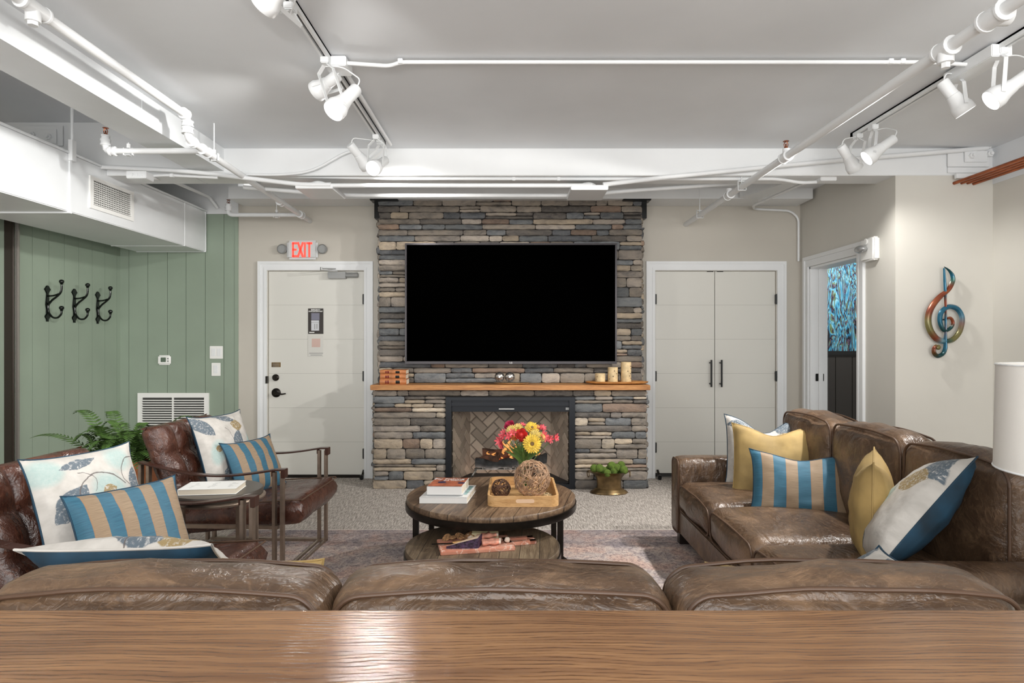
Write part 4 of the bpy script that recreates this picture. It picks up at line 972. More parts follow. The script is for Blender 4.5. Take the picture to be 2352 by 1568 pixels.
def herring(width, height, Mx, name):
    W = .078; bm = bmesh.new(); cl = bm.loops
    rb = random.Random(5); out = MB(); N = int((width+height)/W)+4
    for j in range(-N, N):
        for m in range(-N//4-1, N//4+2):
            for (x, y, a, b) in ((j+4*m, j, 2, 1), (j+4*m-1, j, 1, 2)):
                x0_, y0_, x1_, y1_ = x*W+.0035, y*W+.0035, (x+a)*W-.0035, (y+b)*W-.0035
                cx, cy = (x0_+x1_)/2, (y0_+y1_)/2; s2 = math.sqrt(.5)
                rx, ry = (cx-cy)*s2, (cx+cy)*s2
                if abs(rx) > width/2+.15 or abs(ry-height/2) > height/2+.15: continue
                t = bmesh.new(); vs = []
                for (px_, py_, pz_) in ((x0_, y0_, 0), (x1_, y0_, 0), (x1_, y1_, 0), (x0_, y1_, 0), (x0_+.004, y0_+.004, .008), (x1_-.004, y0_+.004, .008), (x1_-.004, y1_-.004, .008), (x0_+.004, y1_-.004, .008)):
                    vs.append(t.verts.new(((px_-py_)*s2, (px_+py_)*s2, pz_)))
                for f in ((4, 5, 6, 7), (0, 1, 5, 4), (1, 2, 6, 5), (2, 3, 7, 6), (3, 0, 4, 7)): t.faces.new([vs[q] for q in f])
                for co_, no_ in (((-width/2, 0, 0), (-1, 0, 0)), ((width/2, 0, 0), (1, 0, 0)), ((0, 0, 0), (0, -1, 0)), ((0, height, 0), (0, 1, 0))):
                    bmesh.ops.bisect_plane(t, geom=t.verts[:]+t.edges[:]+t.faces[:], plane_co=co_, plane_no=no_, clear_outer=True)
                t.verts.index_update()
                k = rb.uniform(.86, 1.1); out.cc = lin((172*k, 156*k, 142*k))
                if t.verts: out.add([v.co.copy() for v in t.verts], [[v.index for v in f.verts] for f in t.faces], Mx)
                t.free()
    out.cc = lin((120, 108, 98)); out.add([(-width/2, 0, .001), (width/2, 0, .001), (width/2, height, .001), (-width/2, height, .001)], [(0, 1, 2, 3)], Mx)
    return out.build(name, M_firebrick, fp, colattr=True)
herring(bx1-bx0, .74, Matrix.Translation(((bx0+bx1)/2, yb, .06)) @ Matrix.Rotation(PI/2, 4, 'X'), 'brick_panel')
for (ax, bx_, sg) in ((ix0, bx0, 1), (ix1, bx1, -1)):
    a = Vector((ax, YL+.03, .06)); b = Vector((bx_, yb, .06)); d = (b-a); L = d.length; d.normalize(); n_ = Vector((d.y*sg, -d.x*sg, 0)); n_ = n_ if n_.x*sg > 0 else -n_
    up = Vector((0, 0, 1)); xax = up.cross(n_)
    Mx = Matrix((( xax.x, 0, n_.x, (a.x+b.x)/2), (xax.y, 0, n_.y, (a.y+b.y)/2), (0, 1, 0, .06), (0, 0, 0, 1)))
    herring(L, .74, Mx, 'brick_panel')
# logs, grate, embers, flames
m_ = MB(); gy0, gy1, gz = 5.86, 6.03, .155
for i in range(6): x = -.27+i*.1; m_.tube([(x, gy0-.01, gz+.03), (x, gy0, gz), (x, gy1, gz)], .008, 6)
for y in (gy0+.01, gy1-.03): m_.tube([(-.35, y, gz), (.30, y, gz)], .009, 6)
for x in (-.36, .31): m_.tube([(x+.03*(1 if x < 0 else -1), gy0+.01, gz), (x-.03*(1 if x < 0 else -1), gy0-.01, .065)], .009, 6)
m_.build('grate', M_black, fp, smooth=True)
def log_(a, b, r, col, seed, name='log'):
    a = Vector(a); b = Vector(b); m = MB(); n = 14; k = 12; d = (b-a).normalized(); u = d.cross(Vector((0, 0, 1))).normalized(); w_ = d.cross(u); vs = []; fs = []
    m.cc = None
    for i in range(k+1):
        c = a.lerp(b, i/k)+Vector((0, 0, .01*math.sin(i*.7+seed)))
        for j in range(n):
            t = 2*PI*j/n; rr = r*(1+.28*noise.noise(Vector((math.cos(t)*2+seed, math.sin(t)*2, i*.6)))+.12*noise.noise(Vector((j*2.1, i*1.7, seed))))
            vs.append(c+(u*math.cos(t)+w_*math.sin(t))*rr)
    for i in range(k):
        for j in range(n): fs.append((i*n+j, i*n+(j+1) % n, (i+1)*n+(j+1) % n, (i+1)*n+j))
    fs += [tuple(range(n-1, -1, -1)), tuple(range(k*n, (k+1)*n))]
    m.add(vs, fs); return m.build(name, col, fp, smooth=50)
M_char = plain('charred_log', (46, 46, 48), .9, var=.5, vs=18, bmp=.8, bs=40); M_bark = plain('bark_log', (96, 62, 48), .9, var=.45, vs=16, bmp=.8, bs=40)
log_((-.34, 5.89, .20), (.0, 5.87, .20), .045, M_char, 1); log_((-.28, 5.98, .27), (.16, 6.0, .29), .05, M_bark, 2); log_((-.05, 5.88, .215), (.28, 5.9, .22), .042, M_char, 3)
log_((-.33, 5.97, .22), (-.12, 5.86, .26), .034, M_bark, 4); log_((.12, 5.97, .25), (.33, 5.95, .24), .045, M_char, 5)
m_ = MB(); re = random.Random(3)
for i in range(46): m_.ball((re.uniform(-.27, .26), re.uniform(5.86, 5.99), .195+re.uniform(0, .05)), re.uniform(.006, .014), 6)
m_.build('embers', emit('ember_glow', (255, 96, 30), 2.2), fp)['kind'] = 'stuff'
M_flame, nt_, b_ = nmat('flame')
nt_.nodes.remove(b_); fe = nd(nt_, 'ShaderNodeEmission', {'Color': (1, .42, .12, 1), 'Strength': 1.5}); ft = nd(nt_, 'ShaderNodeBsdfTransparent')
lw = nd(nt_, 'ShaderNodeLayerWeight', {'Blend': .4}); fx = nd(nt_, 'ShaderNodeMixShader', {0: mth(nt_, 'ADD', mth(nt_, 'MULTIPLY', lw.outputs[1], .6), .35), 1: fe.outputs[0], 2: ft.outputs[0]})
nt_.links.new(fx.outputs[0], nt_.nodes['Material Output'].inputs[0])
for x, y, z, h, r in ((-.07, 5.94, .28, .13, .02), (-.02, 5.95, .27, .16, .026), (.03, 5.94, .28, .10, .02), (-.22, 5.92, .23, .08, .016), (-.17, 5.93, .24, .06, .014), (-.1, 5.9, .2, .07, .014), (.0, 5.9, .22, .07, .016), (.24, 5.93, .26, .06, .014)):
    m_ = MB(); k = 8; m_.tube([(x+.018*math.sin(i*1.1+x*40), y, z+h*i/k) for i in range(k+1)], [max(.001, r*math.sin(PI*min(1, (i+.8)/(k+.9)))**.8*(1-.5*i/k)) for i in range(k+1)], 10)
    m_.build('flame', M_flame, fp, smooth=True)
area('fire_glow', (-.02, 5.84, .12), (-.02, 6.1, .24), .7, .06, 1.3, (1, .84, .72))
# glass pane
m_ = MB(); m_.box((ix0, YL+.012, .045), (ix1, YL+.016, fz1-.13)); m_.build('glass_pane', M_glass, fp)

# television
tx0, tx1, tz0, tz1 = (930-1176)/F*5.86, (1417-1176)/F*5.86, 1.34-(835.5-784)/F*5.86, 1.34-(558-784)/F*5.86
tv = thing('television', 'large wall mounted flat screen television with a thin dark grey bezel', 'television', ((tx0+tx1)/2, 5.9, tz0))
bz = .016; m_ = MB(); y = 5.86
m_.box((tx0, y, tz0), (tx1, y+.03, tz0+bz+.008)); m_.box((tx0, y, tz1-bz), (tx1, y+.03, tz1)); m_.box((tx0, y, tz0+bz+.008), (tx0+bz, y+.03, tz1-bz)); m_.box((tx1-bz, y, tz0+bz+.008), (tx1, y+.03, tz1-bz))
m_.build('bezel', plain('tv_bezel', (46, 43, 45), .25, .6), tv, bevel=.003, seg=2)
m_ = MB(); m_.box((tx0+.012, y+.014, tz0+.014), (tx1-.012, y+.03, tz1-.012)); m_.box((tx0+.2, y+.03, tz0+.15), (tx1-.2, y+.075, tz1-.15)); m_.build('screen', plain('tv_screen', (1, 1, 1), .9, spec=.0), tv)
put_text('LG', .022, Matrix.Translation(((tx0+tx1)/2, y-.001, tz0+.010)) @ FRONT, M_plate, 'logo', tv)

# books on the mantel (local z stack)
MT = .949
z = MT
M_ochre = plain('tan_leather_book', (176, 112, 68), .4, var=.15, vs=20); M_redl = plain('red_label', (120, 38, 30), .4); M_gilt = plain('gilt', (214, 170, 110), .3, .5); M_pages = plain('book_pages', (218, 208, 190), .8)
for i, (a, b, h, lab) in enumerate(((871.5, 933, .049, 'tan leather-bound book, bottom of the stack on the mantel'), (872.5, 931.5, .045, 'tan leather-bound book, middle of the stack on the mantel'), (872.5, 932, .040, 'tan leather-bound book, topmost of the stack on the mantel'))):
    Yb = 5.70; x0 = (a-1176)/F*Yb; x1 = (b-1176)/F*Yb; bk = thing('book', lab, 'book', ((x0+x1)/2, Yb+.08, z), group='leather books on the mantel')
    m_ = MB(); m_.box((x0, Yb+.01, z), (x1, Yb+.18, z+.004)); m_.box((x0, Yb+.01, z+h-.004), (x1, Yb+.18, z+h-.0005))
    vs = []; n = 8
    pts = [(Yb+.012-.012*math.sin(PI*k/n), z+h*k/n) for k in range(n+1)]+[(Yb+.018, z+h), (Yb+.018, z)]
    m_.prism([(p[0], p[1]) for p in pts], x0, x1, Matrix(((0, 0, 1, 0), (1, 0, 0, 0), (0, 1, 0, 0), (0, 0, 0, 1))))
    m_.build('cover', M_ochre, bk, bevel=.001, seg=1)
    MB().box((x0+.003, Yb+.016, z+.004), (x1-.003, Yb+.175, z+h-.0045)).build('pages', M_pages, bk)
    W = x1-x0
    for (u0, u1, mt, nm_) in ((.2, .36, M_redl, 'title_label'), (.6, .76, M_black, 'title_label'), (.185, .195, M_gilt, 'gilt_band'), (.365, .375, M_gilt, 'gilt_band'), (.585, .595, M_gilt, 'gilt_band'), (.765, .775, M_gilt, 'gilt_band'), (.25, .262, M_gilt, 'gilt_band'), (.29, .30, M_gilt, 'gilt_band')):
        m_ = MB(); pts = [(Yb+.0115-.0125*math.sin(PI*k/n), z+.002+(h-.004)*k/n) for k in range(n+1)]
        m_.prism([(p[0], p[1]) for p in pts], x0+W*u0, x0+W*u1, Matrix(((0, 0, 1, 0), (1, 0, 0, 0), (0, 1, 0, 0), (0, 0, 0, 1)))); m_.build(nm_, mt, bk)
    z += h
# silver dish and spheres
Yd = 5.80; dxm = (1168-1176)/F*Yd
ds = thing('decorative_dish', 'long leaf-shaped silver and wood dish on the mantel under the television', 'dish', (dxm, Yd, MT))
def dish(mb, L, W, z0, h, th=.004, n=24, up=.0):
    vs = []; fs = []; K = 9
    for i in range(n+1):
        u = -1+2*i/n; w_ = W*(1-abs(u)**2.2)**.8+.001
        for j in range(K):
            v = -1+2*j/(K-1); vs.append((dxm+u*L, Yd+v*w_, z0+h*(abs(u)**2.4)+up*(v*v)*.8*(1-abs(u))))
    for i in range(n):
        for j in range(K-1): fs.append((i*K+j, i*K+j+1, (i+1)*K+j+1, (i+1)*K+j))
    mb.add(vs, fs); b = [(x, y, z-th) for x, y, z in vs]; mb.add(b, [tuple(reversed(f)) for f in fs])
m_ = MB(); dish(m_, .27, .05, MT+.016, .014, up=.006); m_.build('leaf_tray', plain('brushed_silver', (200, 198, 196), .3, .7), ds, smooth=True)
m_ = MB(); m_.lathe([(.10, .0), (.16, .010), (.162, .013), (.15, .012), (.02, .008)], Matrix.Translation((dxm+.03, Yd, MT)), 32, sy=.35); m_.build('wood_base', M_tray, ds, smooth=True)
M_merc = plain('mercury_glass', (176, 172, 168), .22, .95, var=.35, vs=60, bmp=.5, bs=90)
for px, r, lab in ((1147.5, .046, 'mottled silver sphere on the mantel dish, the left one'), (1171, .046, 'mottled silver sphere on the mantel dish, the right one')):
    x = (px-1176)/F*Yd; s_ = thing('silver_sphere', lab, 'decorative sphere', (x, Yd, MT+.018), group='silver spheres on the mantel'); m_ = MB(); m_.ball((x, Yd, MT+.02+r), r, 24, amp=.015, fr=30); m_.build('sphere', M_merc, s_, smooth=True)
# birch candle holders on an oval tray
Yt = 5.785; tx = (1417-1176)/F*Yt
tr = thing('oval_tray', 'flat oval wooden tray at the right end of the mantel', 'tray', (tx, Yt, MT))
m_ = MB(); m_.lathe([(.02, 0), (.20, 0), (.28, .012), (.29, .024), (.282, .028), (.24, .018), (.02, .016)], Matrix.Translation((tx, Yt, MT)), 40, sy=.36); m_.build('tray_body', M_mantel, tr, smooth=True)
for px, w_, top, lab in ((1378.5, 23, 857, 'short birch candle holder, the lowest of three on the mantel tray'), (1407.5, 23, 843, 'medium birch candle holder, middle of three on the mantel tray'), (1438, 23.5, 831, 'tall birch candle holder, tallest of three on the mantel tray')):
    x = (px-1176)/F*Yt; r = w_/2/F*Yt; zt = 1.34-(top-784)/F*Yt; z0 = MT+.017
    s_ = thing('birch_candle_holder', lab, 'candle holder', (x, Yt, z0), group='birch candle holders on the mantel')
    m_ = MB(); H = zt-z0; m_.lathe([(r-.002, 0), (r, .003), (r*.985, H*.4), (r, H*.7), (r, H-.002), (r-.003, H), (r*.5, H), (r*.48, H-.01), (.002, H-.012)], Matrix.Translation((x, Yt, z0)), 24); m_.build('log_body', M_birch, s_, smooth=True)
    m_ = MB(); rk = random.Random(int(px)); 
    for k in range(2 if H < .12 else (4 if H < .17 else 6)):
        an = -PI/2+rk.uniform(-1.0, 1.0); zz = z0+H*(.15+.7*(k+.5)/(2 if H < .12 else (4 if H < .17 else 6)))
        m_.ball((x+math.cos(an)*(r-.0015), Yt+math.sin(an)*(r-.0015), zz), .0075, 8, (1.1, .35, .6))
    m_.build('bark_knots', plain('knot', (96, 76, 58), .8) if px < 1380 else bpy.data.materials['knot'], s_)
# ------------------------------------------------------------ furniture
rg = MB(); rg.box((-1.95, .9, 0), (1.95, 4.467, .012)); o = rg.build('area_rug', M_rug, bevel=.004); tag(o, 'faded grey and rust oriental rug under the coffee table', 'rug')

# sofas. local frame: x across the seats, y from front (0) to back, origin on the floor
def pipe_rect(m_, c, hx, hy, r, ax, rr=.006, crown=0, n=8, seed=0):
    """piping loop: rounded rectangle in a plane; ax gives the two in-plane axes"""
    U, V = Vector(ax[0]), Vector(ax[1]); pts = []
    for qx, qy, a0 in ((1, 1, 0), (-1, 1, PI/2), (-1, -1, PI), (1, -1, 1.5*PI)):
        for k in range(n+1):
            a = a0+PI/2*k/n; pts.append((qx*(hx-r)+r*math.cos(a), qy*(hy-r)+r*math.sin(a)))
    full = []
    for i in range(len(pts)):
        a = pts[i]; b = pts[(i+1) % len(pts)]; L = math.hypot(b[0]-a[0], b[1]-a[1]); k = max(1, int(L/.06))
        for j in range(k): full.append((a[0]+(b[0]-a[0])*j/k, a[1]+(b[1]-a[1])*j/k))
    full.append(full[0])
    out = []
    for x, y in full:
        cr = crown*(1-min(1, abs(x)/hx)**2)*(1 if y > hy*.5 else 0)
        w_ = noise.noise(Vector((x*5+seed, y*5, seed)))*.006
        out.append(Vector(c)+U*x+V*(y+cr+w_))
    m_.tube(out, rr, 8, cap=False)
def sofa(root, nseat, sw, depth, arm, seatz=.42, backz=.86, armz=.59, backdepth=.24, amp=.012, mat=M_leather, arms=(1, 1), seatd=None):
    W = nseat*sw
    m_ = MB(); m_.box((-arm*arms[0]+.01, .03, .085), (W+arm*arms[1]-.01, depth-.01, .27)); m_.box((-.02, depth-.1, .25), (W+.02, depth-.012, backz-.075))
    m_.build('base_frame', mat, root, world=False, bevel=.02, seg=3, smooth=True)
    fb_ = MB()
    for i in range(2): fb_.box((.0+i*W/2+.004, .012, .10), ((i+1)*W/2-.004, .05, .26))
    fb_.build('front_panel', mat, root, world=False, bevel=.012, seg=3, smooth=True)
    for i in range(nseat):
        m_ = MB(); soft(m_, (sw*(i+.5), depth*.40+.0, seatz-.075), (sw-.004, depth*.80, .19), .06, (0, .02, .028), 15, amp*.8, 5, seed=i*7+3); c = m_.build('seat_cushion', mat, root, world=False, smooth=60)
        p_ = MB(); pipe_rect(p_, (sw*(i+.5), .006, seatz-.085), sw/2-.012, .075, .05, ((1, 0, 0), (0, 0, 1)), .005, .012, seed=i); p_.build('piping', M_pipingl, c, world=False, smooth=True)
    for i in range(nseat):
        hb = backz-seatz+.05
        m_ = MB(); th = .20; tilt = Matrix.Translation((sw*(i+.5), depth-backdepth+.06, seatz-.03+hb/2)) @ Matrix.Rotation(.0, 4, 'X')
        soft(m_, (0, 0, 0), (sw-.004, th, hb), .065, (.004, .035, .022), 17, amp, 6, tilt, seed=i*5+1); c = m_.build('back_cushion', mat, root, world=False, smooth=60)
        p_ = MB()
        for yy, cr in ((-th/2+.012, .016), (th/2-.012, .016)):
            pipe_rect(p_, tuple(tilt @ Vector((0, yy, 0))), sw/2-.014, hb/2-.012, .06, ((1, 0, 0), (0, 0, 1)), .0055, cr, seed=i+yy)
        p_.build('piping', M_pipingl, c, world=False, smooth=True)
    for s_, on in ((0, arms[0]), (1, arms[1])):
        if not on: continue
        x0 = -arm if s_ == 0 else W; m_ = MB()
        soft(m_, (x0+arm/2, depth/2-.01, (armz+.09)/2), (arm, depth-.02, armz-.09), .045, (0, 0, .008), 13, amp*.35, 5, seed=s_+20); a = m_.build('armrest', mat, root, world=False, smooth=60)
        p_ = MB(); pipe_rect(p_, (x0+arm/2, .006, (armz+.09)/2), arm/2-.014, (armz-.09)/2-.012, .04, ((1, 0, 0), (0, 0, 1)), .005); p_.build('piping', M_pipingl, a, world=False, smooth=True)
    for x in (-arm*arms[0]+.06, W+arm*arms[1]-.06):
        for y in (.07, depth-.08): MB().box((x-.035, y-.035, 0), (x+.035, y+.035, .09)).build('leg', plain('sofa_leg', (30, 22, 18), .4) if 'sofa_leg' not in bpy.data.materials else bpy.data.materials['sofa_leg'], root, world=False, bevel=.005)
# near sofa: seats face the fireplace, its back is towards the camera (rotated 180)
so = thing('leather_sofa', 'brown leather three-cushion sofa seen from behind, along the wooden console', 'sofa', (1.08, 2.03, 0), PI)
sofa(so, 3, .735, .76, .15, .42, .80, .58, .19, .013)
# right sofa: faces left
so2 = thing('leather_sofa', 'worn brown leather three-seat sofa against the right side, facing left', 'sofa', (1.065, 4.05, 0), -PI/2)
sofa(so2, 3, .62, 1.0, .18, .43, .885, .585, .30, .016)

# armchairs. local frame: x forward, origin on the floor under the front legs
def slab(mb, a0, a1, th, wd, tuft=None, n=(26, 22), amp=.0, seed=0, bulge=.02):
    """padded slab from a0 to a1 (x,z) of width wd; tuft=(rows, cols)"""
    a0 = Vector((a0[0], 0, a0[1])); a1 = Vector((a1[0], 0, a1[1])); d = (a1-a0); L = d.length; d.normalize(); nn = Vector((-d.z, 0, d.x)); nn = nn if nn.z > 0 or nn.x > 0 else -nn
    nu, nv = n; vs = []; fs = []
    for side in (1, -1):
        b = len(vs)
        for i in range(nu+1):
            for j in range(nv+1):
                u = i/nu; v = j/nv; e = min(u, 1-u)*L; f = min(v, 1-v)*wd
                rd = lambda t, r=.045: 0 if t > r else r-math.sqrt(max(0, r*r-(r-t)**2))
                h = th/2-rd(e)*.8-rd(f)*.8
                if tuft and side == 1:
                    tu = abs(math.sin(PI*u*tuft[0])); tv = abs(math.sin(PI*v*tuft[1])); h += -.02+.036*(max(tu, .0)*max(tv, .0))**.45 - .008*(1-min(tu, tv))
                elif side == 1: h += bulge*math.sin(PI*u)*math.sin(PI*v)
                h += noise.noise(Vector((u*6+seed, v*6, side)))*.006
                vs.append(a0+d*L*u+Vector((0, (v-.5)*wd, 0))+nn*h*side)
        for i in range(nu):
            for j in range(nv):
                q = (b+i*(nv+1)+j, b+i*(nv+1)+j+1, b+(i+1)*(nv+1)+j+1, b+(i+1)*(nv+1)+j); fs.append(q if side == 1 else tuple(reversed(q)))
    b2 = (nu+1)*(nv+1)
    ring = [j for j in range(nv+1)]+[i*(nv+1)+nv for i in range(1, nu+1)]+[nu*(nv+1)+j for j in range(nv-1, -1, -1)]+[i*(nv+1) for i in range(nu-1, 0, -1)]
    m = len(ring)
    for i in range(m): fs.append((ring[i], ring[(i+1) % m], b2+ring[(i+1) % m], b2+ring[i]))
    mb.add(vs, fs)
def armchair(root, hw=.35, seed=0):
    wd = 2*hw-.07
    m_ = MB(); slab(m_, (.09, .375), (-.66, .30), .14, wd, None, seed=seed, bulge=.022); s_ = m_.build('seat', M_leather2, root, world=False, smooth=70)
    m_ = MB(); m_.tube([(.085, -wd/2+.02, .435), (.088, wd/2-.02, .435)], .004, 6); m_.tube([(.085, -wd/2+.02, .44), (-.5, -wd/2+.012, .40)], .004, 6); m_.tube([(.085, wd/2-.02, .44), (-.5, wd/2-.012, .40)], .004, 6); m_.build('seam', M_pipingl, s_, world=False)
    m_ = MB(); slab(m_, (-.60, .32), (-.80, .845), .12, wd, (3, 4), (32, 36), seed=seed+4); b_ = m_.build('backrest', M_leather2, root, world=False, smooth=70)
    for i in range(1, 3):
        for j in range(1, 4):
            m_ = MB(); u = i/3; v = j/4-.5; d = Vector((-.20, 0, .525)); p = Vector((-.60, 0, .32))+d*u+Vector((0, v*wd, 0)); nn = Vector((.525, 0, .20)).normalized(); m_.ball(p+nn*.036, .011, 8); m_.build('button', M_leather2, b_, world=False)
    for s_ in (-1, 1):
        y = s_*hw
        for x0, zt in ((0, .605), (-.76, .64)):
            m_ = MB()
            for dx_ in (0, -.045): m_.box((x0+dx_-.009, y-.016, .0), (x0+dx_+.009, y+.016, zt))
            m_.build('leg', M_bronze, root, world=False, bevel=.002)
        m_ = MB(); n = 14
        top = [(-.81+.83*k/n, .655-.055*math.sin(PI*min(1, k/n*1.05))-.035*(k/n)) for k in range(n+1)]
        for k in range(n):
            m_.bar((top[k][0], y, top[k][1]), (top[k+1][0]+.002, y, top[k+1][1]), .045, .009, up=(0, 0, 1))
        m_.box((-.0, y-.024, .575), (.022, y+.024, .622)); m_.box((-.055, y-.024, .583), (-.05, y+.024, .615))
        m_.build('armrest', plain('strap_leather', (58, 34, 26), .3) if 'strap_leather' not in bpy.data.materials else bpy.data.materials['strap_leather'], root, world=False, bevel=.002, seg=1)
        m_ = MB(); m_.box((-.78, y-.016, 0), (.009, y+.016, .018)); m_.box((-.72, y-.012, .29), (-.02, y+.012, .31)); m_.build('side_rail', M_bronze, root, world=False, bevel=.002)
    m_ = MB(); m_.box((-.009, -hw, 0.002), (.009, hw, .016)); m_.box((-.055, -hw, .002), (-.036, hw, .016)); m_.box((-.008, -hw, .0021), (-.05, -hw+.03, .0159)); m_.box((-.008, hw-.03, .0021), (-.05, hw, .0159)); m_.build('cross_rail', M_bronze, root, world=False, bevel=.002)
    for q in ((-.08, .285), (-.62, .22)): m_ = MB(); m_.box((q[0], -hw, q[1]), (q[0]+.03, hw, q[1]+.02)); m_.build('cross_rail', M_bronze, root, world=False, bevel=.002)
c1 = thing('armchair', 'tufted brown leather armchair with bronze frame, nearer the camera', 'armchair', (-1.21, 2.55, .012), -.07); armchair(c1, .335, 0)
c2 = thing('armchair', 'tufted brown leather armchair with bronze frame, nearer the white door', 'armchair', (-1.255, 3.85, .012), -.045); armchair(c2, .355, 3)
# round side table with a book
T = (-1.455, 3.13, .012); stb = thing('side_table', 'small round dark metal side table between the two armchairs', 'side table', T)
m_ = MB(); m_.lathe([(.01, .568), (.205, .568), (.208, .572), (.208, .594), (.204, .598), (.01, .598)], Matrix.Translation(T), 48); m_.build('table_top', plain('slate_top', (74, 68, 62), .3, .2), stb, smooth=True)
m_ = MB(); m_.lathe([(.17, .55), (.218, .552), (.22, .56), (.208, .568), (.17, .566)], Matrix.Translation(T), 48); m_.build('ring', M_bronze, stb, smooth=True)
for a in (-4, 84, 176, 222): 
    a = math.radians(a); x, y = T[0]+.188*math.cos(a), T[1]+.188*math.sin(a); m_ = MB(); m_.box((x-.014, y-.008, .012), (x+.014, y+.008, .566)); m_.build('leg', M_bronze, stb, bevel=.002)
bk = thing('book', 'white paperback with small grey marks on the round side table', 'book', (-1.44, 3.10, .61))
Rz = Matrix.Translation((-1.462, 3.085, .6105)) @ Matrix.Rotation(.13, 4, 'Z')
m_ = MB(); m_.box((-.133, -.085, 0), (.133, .085, .003), Rz); m_.box((-.133, -.085, .026), (.133, .085, .029), Rz); m_.box((-.133, -.085, .0), (-.13, .085, .029), Rz); m_.build('cover', M_plate, bk, bevel=.001, seg=1)
MB().box((-.13, -.083, .003), (.13, .083, .026), Rz).build('pages', M_pages, bk)
m_ = MB(); rk = random.Random(4)
for i in range(3):
    for j in range(6): u = -.09+i*.085+rk.uniform(-.006, .006); v = -.05+j*.018; m_.box((u, v, .029), (u+rk.uniform(.01, .03), v+.002, .0294), Rz)
m_.build('cover_print', M_silver, bk)

# coffee tables
def round_table(root, c, R_, h, mat, legs, lr, th=.032):
    Mx = Matrix.Translation((c[0], c[1], .012))
    m_ = MB(); m_.lathe([(.01, h-th), (R_-.006, h-th), (R_-.003, h-th+.004), (R_-.003, h-.004), (R_-.007, h), (.01, h)], None, 72)
    tp = m_.build('table_top', mat, root, world=False, smooth=True)
    m_ = MB(); m_.lathe([(R_-.035, h-th-.035), (R_, h-th-.035), (R_+.003, h-th-.03), (R_+.003, h-th+.002), (R_-.004, h-th+.003), (R_-.035, h-th+.001)], None, 72, cap=False)
    for z in (0,):
        pass
    m_.build('rim', M_dark, root, world=False, smooth=True)
    for a in legs:
        a = math.radians(a); m_ = MB(); x, y = lr*math.cos(a), lr*math.sin(a); m_.box((x-.016, y-.016, 0), (x+.016, y+.016, h-th)); m_.build('leg', M_dark, root, world=False, bevel=.002)
    m_ = MB(); m_.lathe([(lr-.014, .0), (lr+.014, 0), (lr+.014, .02), (lr-.014, .02), (lr-.014, 0)], None, 64, cap=False); m_.build('floor_ring', M_dark, root, world=False)
ct = thing('coffee_table', 'large round coffee table with dark plank top and black metal legs', 'coffee table', (-.12, 3.65, .012)); round_table(ct, (-.12, 3.65), .487, .445, M_plank, (210, 325, 35, 145), .462)
ct2 = thing('nesting_table', 'smaller round plank-topped nesting table pulled out from under the large one', 'coffee table', (-.150, 3.24, .012)); round_table(ct2, (-.15, 3.24), .398, .288, M_plank2, (60, 120, 240, 300), .37)
H1 = .457; H2 = .300
# console in the foreground
cs = thing('console_table', 'polished oak console table top in the foreground behind the sofa', 'console table', (0, .95, 0))
m_ = MB(); m_.box((-2.1, .62, .775), (2.1, 1.248, .81)); m_.build('table_top', M_console, cs, bevel=.004)
for x in (-1.9, 1.9):
    for y in (.7, 1.17): MB().box((x-.03, y-.03, 0), (x+.03, y+.03, .775)).build('leg', M_mantel, cs, bevel=.004)
# end table and lamp
et = thing('end_table', 'low dark end table under the white table lamp, mostly out of frame', 'end table', (1.58, 1.72, .012))
MB().box((1.36, 1.52, .50), (1.8, 1.95, .53)).build('table_top', M_plank2, et, bevel=.004)
for x in (1.39, 1.77):
    for y in (1.55, 1.92): MB().box((x-.02, y-.02, .012), (x+.02, y+.02, .50)).build('leg', M_dark, et)
lm = thing('table_lamp', 'table lamp with a tall white drum shade at the right edge', 'table lamp', (1.622, 1.755, .53))
Mx = Matrix.Translation((1.622, 1.755, 0)); zt = 1.275; r1, r2 = .222, .228
m_ = MB(); m_.lathe([(r2, .972), (r1, zt), (r1-.003, zt), (r2-.003, .972)], Mx, 64, cap=False); m_.f += [[i, (i+1) % 64, 192+(i+1) % 64, 192+i] for i in range(64)]; m_.m += [0]*64; m_.build('lamp_shade', M_shade, lm, smooth=True)
for z, r in ((zt-.002, r1), (.974, r2)): m_ = MB(); m_.tube([(1.622+r*math.cos(2*PI*k/48), 1.755+r*math.sin(2*PI*k/48), z) for k in range(49)], .003, 6, cap=False); m_.build('shade_rim', M_white, lm)
m_ = MB(); m_.lathe([(.09, .53), (.09, .54), (.02, .56), (.045, .62), (.08, .72), (.085, .80), (.05, .88), (.015, .92), (.012, 1.02), (.02, 1.05)], Mx, 32); m_.build('base', M_plate, lm, smooth=True)
m_ = MB()
for k in range(3): a = 2*PI*k/3+.4; m_.tube([(1.622, 1.755, zt-.01), (1.622+r1*math.cos(a), 1.755+r1*math.sin(a), zt-.004)], .002, 6)
m_.tube([(1.622, 1.755, 1.04), (1.622, 1.755, zt)], .003, 6); m_.build('harp', M_chrome, lm)
m_ = MB(); m_.ball((1.622, 1.755, 1.11), .03, 14, (1, 1, 1.3)); m_.build('bulb', M_plate, lm, smooth=True)

